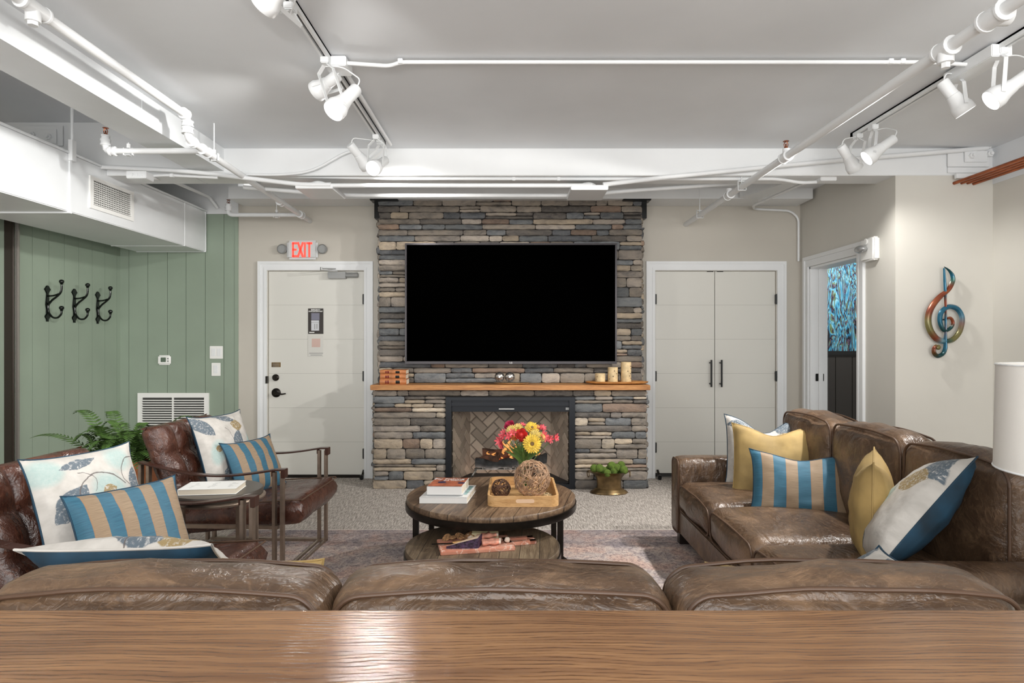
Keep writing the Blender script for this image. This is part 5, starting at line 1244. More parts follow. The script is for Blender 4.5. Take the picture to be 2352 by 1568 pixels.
# ------------------------------------------------------------ cushions
def pillow(name, lab, cat, c, u, up, w_, h_, t_, front, back, grp, chop=0.0, ears=.03, amp=.008, seed=0, n=22, flip=False):
    c = Vector(c); u = Vector(u).normalized(); up = Vector(up); up = (up-u*up.dot(u)).normalized(); nn = u.cross(up).normalized()   # nn faces the viewer side
    t = thing(name, lab, cat, tuple(c-up*h_/2), group=grp)
    def mk(side, nm_, mt):
        m_ = MB(); idx = {}
        for i in range(n+1):
            for j in range(n+1):
                a = -1+2*i/n; b = -1+2*j/n
                a = math.copysign(abs(a)**.85, a); b = math.copysign(abs(b)**.85, b)
                prof = ((1-a*a)*(1-b*b)); th = t_/2*(max(0, prof)**.42)
                pin = 1-.07*(1-b*b) if True else 1
                x = a*w_/2*(1-.04*(1-b*b))*1.0; y = b*h_/2*(1-.04*(1-a*a))
                x += math.copysign(ears*(abs(a)*abs(b))**6, a)*.6; y += math.copysign(ears*(abs(a)*abs(b))**6, b)*.6
                if chop and b > 0: k = chop*(b**1.6)*math.exp(-(a/.5)**2); y -= k; th *= (1-.25*math.exp(-(a/.3)**2)*b)
                if a*a < 1 and b*b < 1: th += amp*noise.noise(Vector((a*2.4+seed, b*2.4, side*3)))*prof**.3+amp*.7*noise.noise(Vector((a*6+seed, b*5, side*3)))*prof**.3
                vid = m_.add([c+u*x+up*y+nn*th*side], []); m_.uv[vid] = ((a+1)/2, (b+1)/2)
        for i in range(n):
            for j in range(n):
                q = [i*(n+1)+j, (i+1)*(n+1)+j, (i+1)*(n+1)+j+1, i*(n+1)+j+1]; m_.f.append(q if side > 0 else q[::-1]); m_.m.append(0)
        return m_
    f = mk(1, 'front_panel', front); o1 = f.build('front_panel', front, t, smooth=80)
    b = mk(-1, 'back_panel', back); o2 = b.build('back_panel', back, t, smooth=80)
    # seam piping round the edge
    pts = []
    for k in range(4*n):
        s_ = k//n; q = (k % n)/n*2-1
        a, b_ = ((q, -1), (1, q), (-q, 1), (-1, -q))[s_]
        a = math.copysign(abs(a)**.85, a); b_ = math.copysign(abs(b_)**.85, b_)
        x = a*w_/2*(1-.04*(1-b_*b_)); y = b_*h_/2*(1-.04*(1-a*a)); x += math.copysign(ears*(abs(a)*abs(b_))**6, a)*.6; y += math.copysign(ears*(abs(a)*abs(b_))**6, b_)*.6
        if chop and b_ > 0: y -= chop*(b_**1.6)*math.exp(-(a/.5)**2)
        pts.append(c+u*x+up*y)
    m_ = MB(); m_.tube(pts+[pts[0]], .0035, 6, cap=False); m_.build('seam', back, t, smooth=True)
    return t
G = 'throw cushions on the seating'
pillow('throw_pillow', 'square white floral pillow with navy back in the nearer armchair', 'pillow', (-1.70, 2.56, .665), (.33, .94, 0), (-.34, .05, .93), .44, .47, .16, M_floral, M_navy, G, seed=1, ears=.018)
pillow('throw_pillow', 'teal and tan striped lumbar pillow in the nearer armchair', 'pillow', (-1.49, 2.49, .59), (.50, .86, .0), (-.45, .1, .88), .42, .37, .14, M_stripe, M_navy, G, seed=2, ears=.018)
pillow('throw_pillow', 'square white floral pillow in the armchair by the white door', 'pillow', (-1.775, 3.90, .68), (.30, .95, 0), (-.34, .05, .94), .41, .43, .15, M_floral2, M_navy, G, seed=3, ears=.025)
pillow('throw_pillow', 'teal and tan striped lumbar pillow in the armchair by the white door', 'pillow', (-1.60, 3.93, .57), (.36, .92, 0), (-.4, .1, .9), .39, .33, .13, M_stripe, M_navy, G, seed=4, ears=.025)
pillow('throw_pillow', 'white floral pillow with a deep dent in its top edge, at the far sofa arm', 'pillow', (1.575, 3.93, .655), (.95, -.30, 0), (.05, .28, .95), .46, .44, .15, M_floral3, M_navy, G, chop=.10, seed=5, ears=.018)
pillow('throw_pillow', 'square mustard velvet pillow on the right sofa before the dented floral one', 'pillow', (1.54, 3.72, .63), (.93, -.36, 0), (.1, .3, .94), .45, .43, .16, M_gold, M_gold, G, chop=.055, seed=6, ears=.018)
pillow('throw_pillow', 'teal and tan striped lumbar pillow lying on the right sofa', 'pillow', (1.545, 3.38, .575), (.93, -.36, 0.0), (.2, .36, .9), .49, .335, .14, M_stripe, M_navy, G, chop=.035, seed=7, ears=.025)
pillow('throw_pillow', 'mustard velvet pillow standing on edge in the middle of the right sofa', 'pillow', (1.52, 2.66, .645), (.50, .86, 0), (.02, .0, 1), .40, .42, .185, M_gold, M_gold, G, chop=.03, seed=8, ears=.018)
pillow('throw_pillow', 'large white floral and navy pillow leaning in the near corner of the right sofa', 'pillow', (1.56, 2.46, .675), (-.30, -.91, .26), (.66, .0, .75), .42, .50, .20, M_floral3, M_navy, G, seed=9, ears=.018)
pillow('throw_pillow', 'white floral pillow corner poking up behind the near sofa back at right', 'pillow', (.88, 1.66, .62), (-.10, -.97, .08), (.74, .1, .60), .34, .42, .13, M_floral2, M_navy, G, seed=10, ears=.018)
pillow('throw_pillow', 'mustard pillow edge just showing above the near sofa back at right', 'pillow', (.69, 1.62, .585), (-.95, .1, 0), (0, .1, .95), .36, .34, .12, M_gold, M_gold, G, seed=11, ears=.01)
pillow('throw_pillow', 'navy velvet pillow with floral front lying behind the near sofa back at left', 'pillow', (-.985, 1.735, .70), (-.995, -.02, -.02), (0, .80, -.60), .46, .42, .15, M_navy, M_floral, G, seed=12, ears=.018)
pillow('throw_pillow', 'mustard pillow edge just showing above the near sofa back, left of the table', 'pillow', (-.66, 1.62, .597), (-.95, .1, 0), (0, .1, .95), .34, .36, .12, M_gold, M_gold, G, seed=13, ears=.01)
# ------------------------------------------------------------ small things on the tables
# books
def flat_book(lab, corners, z, h, covers, mats, grp=None, spine=True):
    A, B, Cc, D = [Vector((x, y, 0)) for x, y in corners]; c = (A+B+Cc+D)/4
    t = thing('book', lab, 'book', (c.x, c.y, z), group=grp)
    def q(zz0, zz1, ins, m_):
        vs = []
        for zz in (zz0, zz1):
            for p in (A, B, Cc, D): v = c+(p-c)*(1-ins); vs.append((v.x, v.y, zz))
        m_.add(vs, [(3, 2, 1, 0), (4, 5, 6, 7), (0, 1, 5, 4), (1, 2, 6, 5), (2, 3, 7, 6), (3, 0, 4, 7)])
    m_ = MB(); q(z, z+.003, 0, m_); q(z+h-.003, z+h, 0, m_); 
    d = (B-A).normalized()*0
    m_.add([(p.x, p.y, zz) for zz in (z, z+h) for p in (A, B, B+(Cc-B).normalized()*.004, A+(D-A).normalized()*.004)], [(3, 2, 1, 0), (4, 5, 6, 7), (0, 1, 5, 4), (1, 2, 6, 5), (2, 3, 7, 6), (3, 0, 4, 7)])
    m_.build('cover', mats[0], t, bevel=.001, seg=1); p = MB(); q(z+.003, z+h-.003, .025, p); p.build('pages', M_pages, t); return t, c, A, B, Cc, D
M_bw = plain('white_book_cover', (226, 226, 224), .35); M_teal = plain('sea_green_cover', (120, 150, 150), .4, var=.3, vs=14)
M_rust = plain('rust_cover', (160, 92, 66), .35, var=.25, vs=22)
t, c, A, B, Cc, D = flat_book('large white hardback under the fly fishing book on the coffee table', [(-.505, 3.44), (-.245, 3.435), (-.212, 3.73), (-.47, 3.745)], H1, .034, 0, [M_bw], 'books on the coffee table')
MB().add([], []); m_ = MB(); v = [Vector(x) for x in ((-.30, 3.50, 0), (-.252, 3.50, 0), (-.224, 3.71, 0), (-.28, 3.71, 0))]; m_.add([(p.x, p.y, H1+.0342) for p in v]+[(p.x, p.y, H1+.0336) for p in v], [(0, 1, 2, 3), (7, 6, 5, 4)]); m_.build('cover_photo', M_teal, t)
t, c, A, B, Cc, D = flat_book('thin grey paperback between the two books on the coffee table', [(-.475, 3.475), (-.272, 3.468), (-.25, 3.69), (-.45, 3.70)], H1+.034, .008, 0, [plain('pale_grey_cover', (196, 198, 200), .4)], 'books on the coffee table')
z = H1+.042
t, c, A, B, Cc, D = flat_book('thick fly fishing book with rust-coloured cover, on top of the coffee table books', [(-.468, 3.465), (-.275, 3.458), (-.25, 3.68), (-.445, 3.69)], z, .046, 0, [M_bw], 'books on the coffee table')
m_ = MB(); m_.add([(c+(p-c)*.97).to_tuple()[:2]+(z+.0465+k,) for k in (0, .0005) for p in (A, B, Cc, D)], [(3, 2, 1, 0), (4, 5, 6, 7)]); m_.build('cover_photo', M_rust, t)
ang = math.atan2((B-A).y, (B-A).x)
ru = Matrix.Translation((c.x+.0, c.y+.07, z+.0474)) @ Matrix.Rotation(ang, 4, 'Z')
put_text('Fly Fishing', .042, ru, M_bw, 'title', t, .0004, .0006)
put_text('the World', .024, Matrix.Translation((c.x+.02, c.y+.035, z+.0474)) @ Matrix.Rotation(ang, 4, 'Z'), M_bw, 'title', t, .0004, .0004)
m_ = MB(); m_.lathe([(.001, 0), (.024, 0), (.024, .0008), (.001, .0008)], Matrix.Translation((c.x-.035, c.y-.01, z+.047)), 20); m_.lathe([(.001, 0), (.02, 0), (.02, .0008), (.001, .0008)], Matrix.Translation((c.x+.075, c.y-.03, z+.047)), 20); m_.build('cover_badge', plain('navy_print', (52, 44, 70), .4), t)

# wooden tray with cut-out handles
tc_ = (.06, 3.62); W_, D_ = .385, .50; Hh = .056; th = .012
tr = thing('serving_tray', 'rectangular blond wooden tray with rounded corners on the coffee table', 'tray', (tc_[0], tc_[1], H1))
def rr(w_, d_, r, n=6):
    out = []
    for qx, qy, a0 in ((1, 1, 0), (-1, 1, PI/2), (-1, -1, PI), (1, -1, 1.5*PI)):
        for k in range(n+1): a = a0+PI/2*k/n; out.append((tc_[0]+qx*(w_/2-r)+r*math.cos(a), tc_[1]+qy*(d_/2-r)+r*math.sin(a)))
    return out
o_ = rr(W_, D_, .05); i_ = rr(W_-2*th, D_-2*th, .04); n = len(o_)
m_ = MB(); vs = [(x, y, H1) for x, y in o_]+[(x, y, H1+Hh) for x, y in o_]+[(x, y, H1+Hh) for x, y in i_]+[(x, y, H1+.008) for x, y in i_]
fs = []
for k in range(3):
    for i in range(n): fs.append((k*n+i, k*n+(i+1) % n, (k+1)*n+(i+1) % n, (k+1)*n+i))
fs += [tuple(range(3*n, 4*n)), tuple(range(n-1, -1, -1))]
m_.add(vs, fs); m_.build('tray_body', M_tray, tr, smooth=True)
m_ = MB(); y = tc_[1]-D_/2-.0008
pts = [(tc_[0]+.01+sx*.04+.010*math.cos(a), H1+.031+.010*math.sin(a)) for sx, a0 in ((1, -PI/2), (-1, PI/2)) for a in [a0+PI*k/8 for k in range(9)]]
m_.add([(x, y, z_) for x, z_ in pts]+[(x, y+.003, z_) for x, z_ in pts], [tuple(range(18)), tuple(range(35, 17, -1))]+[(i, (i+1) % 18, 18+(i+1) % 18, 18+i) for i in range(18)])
m_.build('handle_cutout', plain('painted_lit_slot', (226, 192, 160), .6), tr)  # solid plate; the light inside the slot is put into its pale colour
# twig balls
def twig_ball(lab, c, r, n, tr_, mat, seed):
    rb = random.Random(seed); t = thing('twig_ball', lab, 'decorative ball', (c[0], c[1], c[2]-r), group='twig balls on the tray'); m_ = MB(); c = Vector(c)
    for i in range(n):
        ax = Vector((rb.gauss(0, 1), rb.gauss(0, 1), rb.gauss(0, 1))).normalized(); u = ax.orthogonal().normalized(); v = ax.cross(u); off = rb.uniform(-.75, .75); rr_ = r*math.sqrt(1-off*off)*rb.uniform(.93, 1.0); L = rb.uniform(1.2, 4.8); a0 = rb.uniform(0, 6.3); K = 12
        pts = [c+ax*off*r*rb.uniform(.99, 1)+(u*math.cos(a0+L*k/K)+v*math.sin(a0+L*k/K))*rr_*(1+.03*math.sin(k*1.7+i)) for k in range(K+1)]
        m_.tube(pts, tr_*rb.uniform(.7, 1.2), 5)
    m_.build('twigs', mat, t, smooth=True)
twig_ball('large dried twig ball standing on the wooden tray', (.112, 3.55, H1+.009+.104), .103, 115, .0020, M_wicker, 1)
twig_ball('small dark twig ball at the left of the wooden tray', (-.061, 3.53, H1+.009+.053), .052, 60, .0021, M_wicker2, 2)
for i, (x, y, a, lab) in enumerate(((.205, 3.47, .5, 'small wooden block lying at the right of the tray, behind the front edge'), (.195, 3.56, -.3, 'small wooden block lying at the right of the tray, beside the twig ball'))):
    t = thing('wooden_block', lab, 'wooden block', (x, y, H1+.008), group='small wooden blocks on the tray'); m_ = MB(); Mx = Matrix.Translation((x, y, H1+.008)) @ Matrix.Rotation(a, 4, 'Z')
    m_.box((-.03, -.01, 0), (.03, .01, .018), Mx); m_.box((-.01, -.025, .0), (.01, .025, .018), Mx); m_.build('block', M_birch, t, bevel=.002)
# vase with flowers
vc = Vector((.075, 3.745, H1+.009))
vs_ = thing('flower_vase', 'clear glass vase of mixed flowers on the wooden tray', 'vase', tuple(vc))
m_ = MB(); prof = [(.028, 0), (.032, .004), (.036, .05), (.034, .10), (.043, .165), (.041, .165), (.032, .10), (.033, .05), (.029, .008), (.001, .008)]
m_.lathe(prof, Matrix.Translation(vc), 28); m_.build('glass', M_glass, vs_, smooth=True)
m_ = MB(); m_.lathe([(.001, .009), (.028, .009), (.0325, .05), (.032, .09), (.001, .09)], Matrix.Translation(vc), 24); m_.build('water', M_glass, vs_, smooth=True)
M_stem = plain('stem_green', (86, 116, 58), .5, var=.2, vs=20); M_yel = plain('yellow_petal', (232, 200, 84), .55, var=.1, vs=40); M_cry = plain('cream_petal', (236, 216, 140), .55, var=.08, vs=40)
M_pnk = plain('pink_petal', (224, 96, 104), .5, var=.16, vs=45); M_red = plain('red_petal', (206, 58, 52), .5, var=.15, vs=40); M_mag = plain('magenta_petal', (184, 48, 84), .5, var=.15, vs=40); M_org = plain('orange_petal', (214, 128, 74), .5, var=.15, vs=40); M_brn = plain('flower_eye', (110, 84, 46), .8)
def frame(c, nrm):
    q = Vector(nrm).normalized().to_track_quat('Z', 'Y').to_matrix().to_4x4(); return Matrix.Translation(c) @ q
def petal(mb, M, a, r0, r1, w_, z0, z1, n=5, curl=0):
    vs = []; fs = []
    for i in range(n+1):
        t = i/n; r = r0+(r1-r0)*t; ww = w_*math.sin(PI*(.12+.80*t))**.7; z = z0+(z1-z0)*t+curl*t*t
        for s_ in (-1, 0, 1): vs.append((r*math.cos(a)-s_*ww*math.sin(a), r*math.sin(a)+s_*ww*math.cos(a), z+(.004 if s_ else 0)*1))
    for i in range(n):
        for j in range(2): fs.append((i*3+j, i*3+j+1, (i+1)*3+j+1, (i+1)*3+j))
    k = len(vs); vs2 = [(x, y, z-.0012) for x, y, z in vs]
    mb.add(vs+vs2, fs+[tuple(k+q for q in reversed(f)) for f in fs], M)
def stem(root, head, base_j):
    base = vc+Vector((base_j[0], base_j[1], .02)); neck = vc+Vector((base_j[0]*-.8+(head.x-vc.x)*.22, base_j[1]*-.8+(head.y-vc.y)*.22, .16)); m_ = MB()
    pts = []
    for k in range(9):
        t = k/8; p = base*(1-t)**2+neck*2*t*(1-t)+head*t*t if False else (base.lerp(neck, t*2) if t < .5 else neck.lerp(head, (t-.5)*2)+Vector((0, 0, .01*math.sin(PI*(t-.5)*2)))); pts.append(p)
    m_.tube(pts, .0022, 6); return m_.build('stem', M_stem, root, smooth=True)
rf = random.Random(9)
FL = 'cut flowers in the glass vase'
def gerbera(lab, p, nrm, r, mat):
    t = thing('gerbera', lab, 'flower', tuple(p), group=FL); M = frame(p, nrm); m_ = MB()
    for k in range(22): petal(m_, M, 2*PI*k/22+.05*rf.random(), r*.25, r*rf.uniform(.92, 1.04), r*.13, 0, .004, curl=rf.uniform(-.008, .004))
    for k in range(18): petal(m_, M, 2*PI*k/18+.1, r*.2, r*.72, r*.11, .004, .010)
    for k in range(14): petal(m_, M, 2*PI*k/14, r*.15, r*.45, r*.08, .006, .014)
    m_.build('petals', mat, t, smooth=True); m_ = MB(); m_.lathe([(.001, .012), (r*.16, .013), (r*.22, .008), (r*.2, 0)], M, 16); m_.build('centre', M_brn, t, smooth=True)
    stem(t, Vector(p)-M.to_3x3() @ Vector((0, 0, .002)), (rf.uniform(-.015, .015), rf.uniform(-.015, .015)))
def lily(lab, p, nrm, r, mat):
    t = thing('alstroemeria', lab, 'flower', tuple(p), group=FL); m_ = MB(); 
    for q in range(3):
        off = Vector((rf.uniform(-1, 1), rf.uniform(-.6, .4), rf.uniform(-.8, .9)))*r*.62; M = frame(Vector(p)+off, Vector(nrm)+off*18)
        for k in range(6): petal(m_, M, 2*PI*k/6+q, r*.04, r*.62, r*.15, 0, r*.42, curl=-r*.1)
    m_.build('petals', mat, t, smooth=True); stem(t, Vector(p), (rf.uniform(-.015, .015), rf.uniform(-.015, .015)))
def rose(lab, p, nrm, r, mat):
    t = thing('rose', lab, 'flower', tuple(p), group=FL); M = frame(p, nrm); m_ = MB()
    for L in range(5):
        for k in range(5): petal(m_, M, 2*PI*k/5+L*.7, r*.05, r*(1-.17*L), r*(.55-.08*L), -.012+.002*L, .012+.003*L, curl=.004)
    m_.ball(M @ Vector((0, 0, -.002)), r*.6, 12); m_.build('petals', mat, t, smooth=True); stem(t, Vector(p)-Vector((0, 0, .01)), (rf.uniform(-.015, .015), rf.uniform(-.015, .015)))
def mum(lab, p, nrm, r, mat):
    t = thing('chrysanthemum', lab, 'flower', tuple(p), group=FL); M = frame(p, nrm); m_ = MB()
    for L in range(4):
        for k in range(16-L*2): petal(m_, M, 2*PI*k/(16-L*2)+L*.3, r*.1, r*(1-.2*L), r*.12, .002*L, .006+.005*L)
    m_.build('petals', mat, t, smooth=True); stem(t, Vector(p), (rf.uniform(-.015, .015), rf.uniform(-.015, .015)))
gerbera('large yellow gerbera with brown eye at the front of the bouquet', P(1222, 1019, 3.62), (.12, -.95, .2), .058, M_yel)
gerbera('yellow gerbera at the very top of the bouquet', P(1222, 983, 3.74), (.1, -.7, .7), .045, M_yel)
mum('pale yellow chrysanthemum at the upper left of the bouquet', P(1176, 989, 3.70), (-.2, -.8, .5), .036, M_cry)
mum('pale yellow chrysanthemum between the two yellow gerberas', P(1229, 998, 3.68), (.1, -.85, .4), .034, M_cry)
mum('pale yellow chrysanthemum at the right of the large gerbera', P(1243, 1004, 3.70), (.5, -.8, .3), .030, M_cry)
mum('pale yellow chrysanthemum near the top left, above the orange rose', P(1190, 983, 3.73), (0, -.7, .6), .03, M_cry)
rose('red rose in the middle of the bouquet', P(1198, 998, 3.68), (-.1, -.9, .3), .036, M_red)
rose('red rose lower in the middle of the bouquet', P(1202, 1006, 3.69), (0, -1, .1), .026, M_red)
rose('orange rose below the pale yellow chrysanthemums', P(1183, 1001, 3.69), (-.2, -.9, .1), .026, M_org)
rose('magenta rose at the top left of the bouquet', P(1172, 979, 3.76), (-.4, -.6, .6), .034, M_mag)
lily('pink alstroemeria spray at the far left of the bouquet', P(1154, 1006, 3.70), (-.7, -.6, .3), .046, M_pnk)
lily('pink alstroemeria spray at the left, next to the orange rose', P(1168, 1003, 3.68), (-.4, -.8, .2), .042, M_pnk)
lily('pink alstroemeria spray low at the left edge of the bouquet', P(1150, 1018, 3.71), (-.7, -.6, -.1), .034, M_pnk)
lily('pink alstroemeria spray at the upper right of the bouquet', P(1244, 989, 3.74), (.5, -.6, .5), .036, M_pnk)
lily('pink alstroemeria spray at the right of the bouquet', P(1258, 1001, 3.71), (.7, -.6, .3), .042, M_pnk)
lily('pink alstroemeria spray at the far right of the bouquet', P(1268, 1010, 3.72), (.8, -.5, .0), .038, M_pnk)
lily('pink alstroemeria spray at the top of the bouquet', P(1194, 976, 3.78), (0, -.5, .8), .030, M_pnk)
m_ = MB(); rl = random.Random(21)
for k in range(34):
    a = rl.uniform(-PI, PI); b0 = vc+Vector((0, 0, .14+rl.uniform(0, .04))); d = Vector((math.cos(a)*rl.uniform(.3, 1), math.sin(a)*.7, rl.uniform(.5, 1.4))).normalized(); M = frame(b0, d)
    tip = b0+d*rl.uniform(.09, .17); side = d.cross(Vector((0, 1, .2))).normalized()
    n_ = 6; vs = []; fs = []
    for i in range(n_+1):
        t = i/n_; p = b0.lerp(tip, t)+Vector((0, 0, -.02*t*t)); ww = .009*math.sin(PI*(t*.95+.03))
        for s_ in (-1, 0, 1): vs.append(p+side*ww*s_+Vector((0, -.002*abs(s_), 0)))
    for i in range(n_):
        for j in range(2): fs.append((i*3+j, i*3+j+1, (i+1)*3+j+1, (i+1)*3+j))
    m_.add(vs, fs)
m_.build('leaves', M_stem, vs_, smooth=True)

# charcuterie on the lower table
O = Vector((-.372, 3.20, H2)); ca = math.radians(12); ux = Vector((math.cos(ca), math.sin(ca), 0)); uy = Vector((-math.sin(ca), math.cos(ca), 0))
BM = Matrix(((ux.x, uy.x, 0, -.347), (ux.y, uy.y, 0, 3.065), (0, 0, 1, H2), (0, 0, 0, 1)))
def marble(name, a, b_):
    m, nt, b = nmat(name); co = coord(nt)
    v = nd(nt, 'ShaderNodeTexVoronoi', {'Vector': mixvec(nt, co, ntex(nt, co, 6, 4)), 'Scale': 5.0}, feature='DISTANCE_TO_EDGE').outputs[0]
    k = mth(nt, 'SUBTRACT', 1.0, mth(nt, 'MULTIPLY', v, 26, clamp=True), clamp=True)
    nt.links.new(mix(nt, k, ramp(nt, ntex(nt, co, 9, 4), [(.35, a), (.65, b_)]), lin((236, 214, 200))), b.inputs['Base Color']); b.inputs['Roughness'].default_value = .25; return m
M_marble = marble('pink_marble', (196, 128, 104), (218, 156, 132))
sb = thing('serving_board', 'pink marble cheese board with slotted handle on the lower table', 'serving board', (-.17, 3.2, H2))
m_ = MB(); m_.box((0, 0, .0), (.372, .135, .018), BM); m_.box((0, .135, 0), (.372, .205, .018), BM); m_.build('board', M_marble, sb, bevel=.003)
m_ = MB(); hx0, hx1, hy0, hy1 = .372, .50, .075, .165
m_.box((hx0-.04, hy0, 0), (hx1, hy0+.03, .018), BM); m_.box((hx0-.04, hy1-.03, 0), (hx1, hy1, .018), BM); m_.box((hx1-.035, hy0, 0), (hx1, hy1, .018), BM); m_.box((hx0-.04, hy0, 0), (hx0, hy1, .018), BM); m_.build('handle', M_marble, sb, bevel=.002)
def onb(x, y, z=.0185): return BM @ Vector((x, y, z))
cw = thing('cheese_wedge', 'pale cheese wedge with dark purple rind on the marble board', 'cheese', tuple(onb(.12, .08)))
pts = [(.035, .045), (.185, .018), (.215, .085)]
m_ = MB(); zt = [.012, .062, .062]
vsw = [BM @ Vector((x, y, .018)) for x, y in pts]+[BM @ Vector((x, y, .018+.050)) for x, y in pts]
vsw[3] = BM @ Vector((.035, .045, .018+.012))
m_.add(vsw, [(2, 1, 0), (3, 4, 5), (0, 1, 4, 3), (1, 2, 5, 4), (2, 0, 3, 5)]); m_.build('cheese', plain('cheese', (222, 196, 170), .5), cw, bevel=.002)
m_ = MB(); off = BM.to_3x3() @ Vector((-.003, -.0035, 0))
a = [v+off for v in (vsw[0], vsw[1], vsw[4], vsw[3])]; o2 = BM.to_3x3() @ Vector((.004, -.001, 0)); b = [v+o2 for v in (vsw[1], vsw[2], vsw[5], vsw[4])]
m_.add(a+[vsw[0], vsw[1], vsw[4], vsw[3]], [(0, 1, 2, 3), (0, 4, 5, 1), (1, 5, 6, 2), (2, 6, 7, 3), (3, 7, 4, 0)]); m_.add(b+[vsw[1], vsw[2], vsw[5], vsw[4]], [(0, 1, 2, 3), (0, 4, 5, 1), (1, 5, 6, 2), (2, 6, 7, 3), (3, 7, 4, 0)])
M_rind = plain('purple_rind', (52, 38, 58), .55, var=.7, vs=70, bmp=1, bs=90); m_.build('rind', M_rind, cw)
M_ham = plain('rolled_ham', (214, 150, 128), .5, var=.15, vs=40); M_fat = plain('ham_white', (232, 216, 200), .5)
for i, (x, y, z, L, r, a, lab) in enumerate(((.245, .045, .032, .085, .013, .05, 'rolled slice of ham, lowest in front on the marble board'), (.25, .082, .033, .09, .013, .0, 'rolled slice of ham, second from the front on the marble board'), (.245, .10, .05, .085, .014, .25, 'rolled slice of ham lying on top of the other rolls'), (.225, .13, .045, .075, .013, .5, 'rolled slice of ham, farthest back in the pile'))):
    t = thing('ham_roll', lab, 'ham roll', tuple(onb(x, y, z-r)), group='ham rolls on the marble board'); d = Vector((math.cos(a), math.sin(a), 0)); m_ = MB()
    pts = [BM @ (Vector((x, y, z))+d*(k/8-.4)*L) for k in range(9)]; m_.tube(pts, [r*(.8+.2*math.sin(k*1.3+i)) for k in range(9)], 10); m_.build('meat', M_ham, t, smooth=True)
    m_ = MB(); m_.tube([pts[-1], BM @ (Vector((x, y, z))+d*.72*L)], [r*.75, r*.65], 10); m_.build('filling', M_fat, t, smooth=True)
ch = thing('sliced_cheese', 'stack of pale cheese slices standing at the back of the marble board', 'cheese', tuple(onb(.25, .17)))
for k in range(5):
    m_ = MB(); m_.box((.175+k*.003, .150+k*.0085, .018), (.315-k*.002, .155+k*.0085, .055+k*.006), BM); m_.build('slice', plain('pale_cheese', (224, 212, 170), .5) if k == 0 else bpy.data.materials['pale_cheese'], ch, bevel=.001)
nt_ = random.Random(8)
for i in range(7):
    x = .05+.022*i+nt_.uniform(-.004, .004); y = .15+nt_.uniform(-.012, .03); t = thing('cracker', 'brown seeded cracker in the pile at the back left of the marble board', 'cracker', tuple(onb(x, y, .02)), group='crackers on the marble board')
    q = Matrix.Translation(BM @ Vector((x, y, .036+nt_.uniform(-.006, .01)))) @ Euler((nt_.uniform(-.9, .9), nt_.uniform(-.7, .7), nt_.uniform(0, 3))).to_matrix().to_4x4(); m_ = MB(); m_.lathe([(.001, -.002), (.024, -.002), (.026, 0), (.024, .002), (.001, .002)], q, 9, sy=.75); m_.build('cracker', M_crk if i else plain('cracker_brown', (142, 106, 72), .8, var=.4, vs=90), t) if i == 0 else m_.build('cracker', bpy.data.materials['cracker_brown'], t)
for i, (x, y) in enumerate(((.165, .165), (.222, .148), (.20, .105), (.345, .07))):
    t = thing('garlic_clove', ['pale round bite at the back of the board beside the crackers', 'pale pink curl of meat behind the cheese wedge tip', 'pale round bite between the wedge and the ham rolls', 'pale round bite at the right end of the ham rolls'][i], 'snack', tuple(onb(x, y, .018)))
    t.name = 'snack_bite'; MW[t.name] = Matrix.Translation(t.location); m_ = MB(); m_.ball(onb(x, y, .034), .014, 12, (1.1, .9, 1), .2); m_.build('body', M_fat if i != 1 else M_ham, t, smooth=True)
kn = thing('cheese_knife', 'small cheese knife with dark blade lying at the left of the board', 'knife', tuple(onb(.0, .10, .018)))
m_ = MB(); m_.bar(onb(-.035, .10, .027), onb(.075, .105, .024), .012, .003); m_.build('blade', M_dark, kn); m_ = MB(); m_.tube([onb(.07, .105, .026), onb(.13, .112, .028)], [.005, .007], 10); m_.build('handle', M_gilt, kn, smooth=True)

# brass planter with moss balls
bp = Vector((.86, 5.595, 0)); bo = thing('brass_planter', 'oval aged brass footed planter with ring handles by the fireplace', 'planter', tuple(bp))
m_ = MB(); m_.lathe([(.01, .0), (.162, .0), (.168, .008), (.155, .020), (.136, .030), (.130, .036), (.110, .045), (.107, .09), (.112, .13), (.135, .165), (.18, .188), (.19, .192), (.182, .193), (.13, .165), (.10, .13), (.01, .10)], Matrix.Translation(bp), 48, sy=.62)
m_.build('bowl', M_brass, bo, smooth=True)
for s_ in (-1, 1):
    x = bp.x+s_*.185; m_ = MB(); m_.tube([(x+s_*.012*math.cos(2*PI*k/20)*.4, bp.y+.03*math.cos(2*PI*k/20), .168+.028*math.sin(2*PI*k/20)) for k in range(21)], .004, 6, cap=False); m_.build('ring_handle', M_brass, bo, smooth=True)
pos = [(1365, 1075, -.05, .036), (1377, 1075, -.08, .037), (1395, 1086, -.10, .034), (1405, 1070, .0, .040), (1398, 1078, .04, .034), (1417, 1074, -.02, .036), (1427, 1068, .04, .036), (1433, 1079, -.07, .037), (1424, 1080, .03, .034), (1386, 1080, .0, .034), (1410, 1082, -.03, .033)]
NM = ['far left', 'left, in front', 'front centre, lowest', 'top centre, the highest', 'behind the centre', 'right of the highest', 'upper right, at the back', 'far right, in front', 'right, half hidden', 'left of centre, half hidden', 'centre, between the front ones']
for (px, py, dy, r), nm_ in zip(pos, NM):
    p = P(px, py, bp.y+dy*.8); t = thing('moss_ball', 'green moss ball in the brass planter, '+nm_, 'moss ball', (p.x, p.y, p.z-r), group='moss balls in the brass planter'); m_ = MB(); m_.ball(p, r, 18, amp=.05, fr=12); m_.build('ball', M_moss, t, smooth=True)

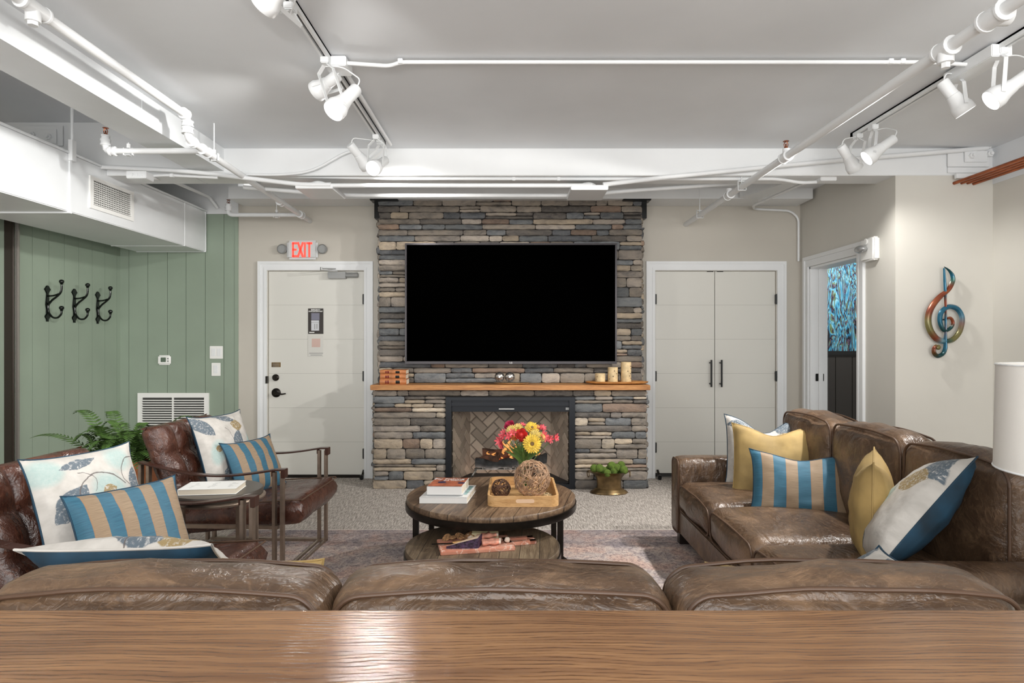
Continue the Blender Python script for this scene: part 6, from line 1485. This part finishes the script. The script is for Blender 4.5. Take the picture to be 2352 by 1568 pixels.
# copper planter with fern
f0 = Vector((-2.62, 4.28, 0)); pt = thing('potted_fern', 'bushy green fern in a copper planter between the green wall and armchairs', 'potted plant', (f0.x, f0.y, 0))
m_ = MB(); vs = []; 
for z_, a, b in ((.36, .20, .12), (.545, .225, .14)): vs += [(f0.x+sx*a, f0.y+sy*b, z_) for sx, sy in ((-1, -1), (1, -1), (1, 1), (-1, 1))]
m_.add(vs, [(3, 2, 1, 0), (0, 1, 5, 4), (1, 2, 6, 5), (2, 3, 7, 6), (3, 0, 4, 7)]); 
for a, b in (((-.228, -.143), (.228, -.137)), ((-.228, .137), (.228, .143)), ((-.228, -.14), (-.222, .14)), ((.222, -.14), (.228, .14))): m_.box((f0.x+a[0], f0.y+a[1], .538), (f0.x+b[0], f0.y+b[1], .548))
m_.build('planter_box', M_copper, pt)
MB().box((f0.x-.21, f0.y-.13, .50), (f0.x+.21, f0.y+.13, .515)).build('soil', plain('soil', (38, 28, 20), .95), pt)
m_ = MB()
for sx in (-.2, .2):
    for sy in (-.12, .12): m_.box((f0.x+sx-.014, f0.y+sy-.014, 0), (f0.x+sx+.014, f0.y+sy+.014, .36))
m_.box((f0.x-.22, f0.y-.135, .335), (f0.x+.22, f0.y+.135, .36)); m_.box((f0.x-.22, f0.y-.135, .29), (f0.x+.22, f0.y-.12, .305)); m_.build('stand', M_copper, pt, bevel=.002)
m_ = MB(); rf2 = random.Random(17); M_fr = M_leafg
def frond(m_, b0, ang, L, rise, droop):
    d = Vector((math.cos(ang), math.sin(ang), 0)); n_ = 22; prev = None; side = Vector((-d.y, d.x, 0)); spine = []
    for i in range(n_+1): t = i/n_; spine.append(b0+d*L*(t**.9)*.85+Vector((0, 0, rise*math.sin(t*PI*.62)-droop*t**2.4)))
    m_.tube(spine, [.0022*(1-.7*i/n_) for i in range(n_+1)], 4)
    for i in range(2, n_+1):
        t = i/n_; ll = .062*math.sin(PI*(.12+.86*t))**.8*(L/.4); tg = (spine[i]-spine[i-1]).normalized()
        for s_ in (-1, 1):
            tip = spine[i]+side*s_*ll+tg*ll*.45+Vector((0, 0, -ll*.15)); w2 = tg*.0075
            mid = spine[i].lerp(tip, .55)
            m_.add([spine[i]-w2*.6, mid-w2, tip, mid+w2, spine[i]+w2*.6], [(0, 1, 2, 3, 4)])
for k in range(64):
    a = rf2.uniform(0, 2*PI); L = rf2.uniform(.22, .42); b0 = f0+Vector((rf2.uniform(-.13, .13), rf2.uniform(-.07, .07), .515)); frond(m_, b0, a, L, rf2.uniform(.12, .30), rf2.uniform(.02, .22))
frond(m_, f0+Vector((-.05, -.02, .53)), 2.9, .42, .34, .0); frond(m_, f0+Vector((-.1, 0, .52)), 3.4, .55, .22, .02); frond(m_, f0+Vector((0, 0, .52)), 2.5, .35, .36, .05); frond(m_, f0+Vector((.1, 0, .52)), .3, .42, .33, .04)
m_.build('fronds', M_leafg, pt)
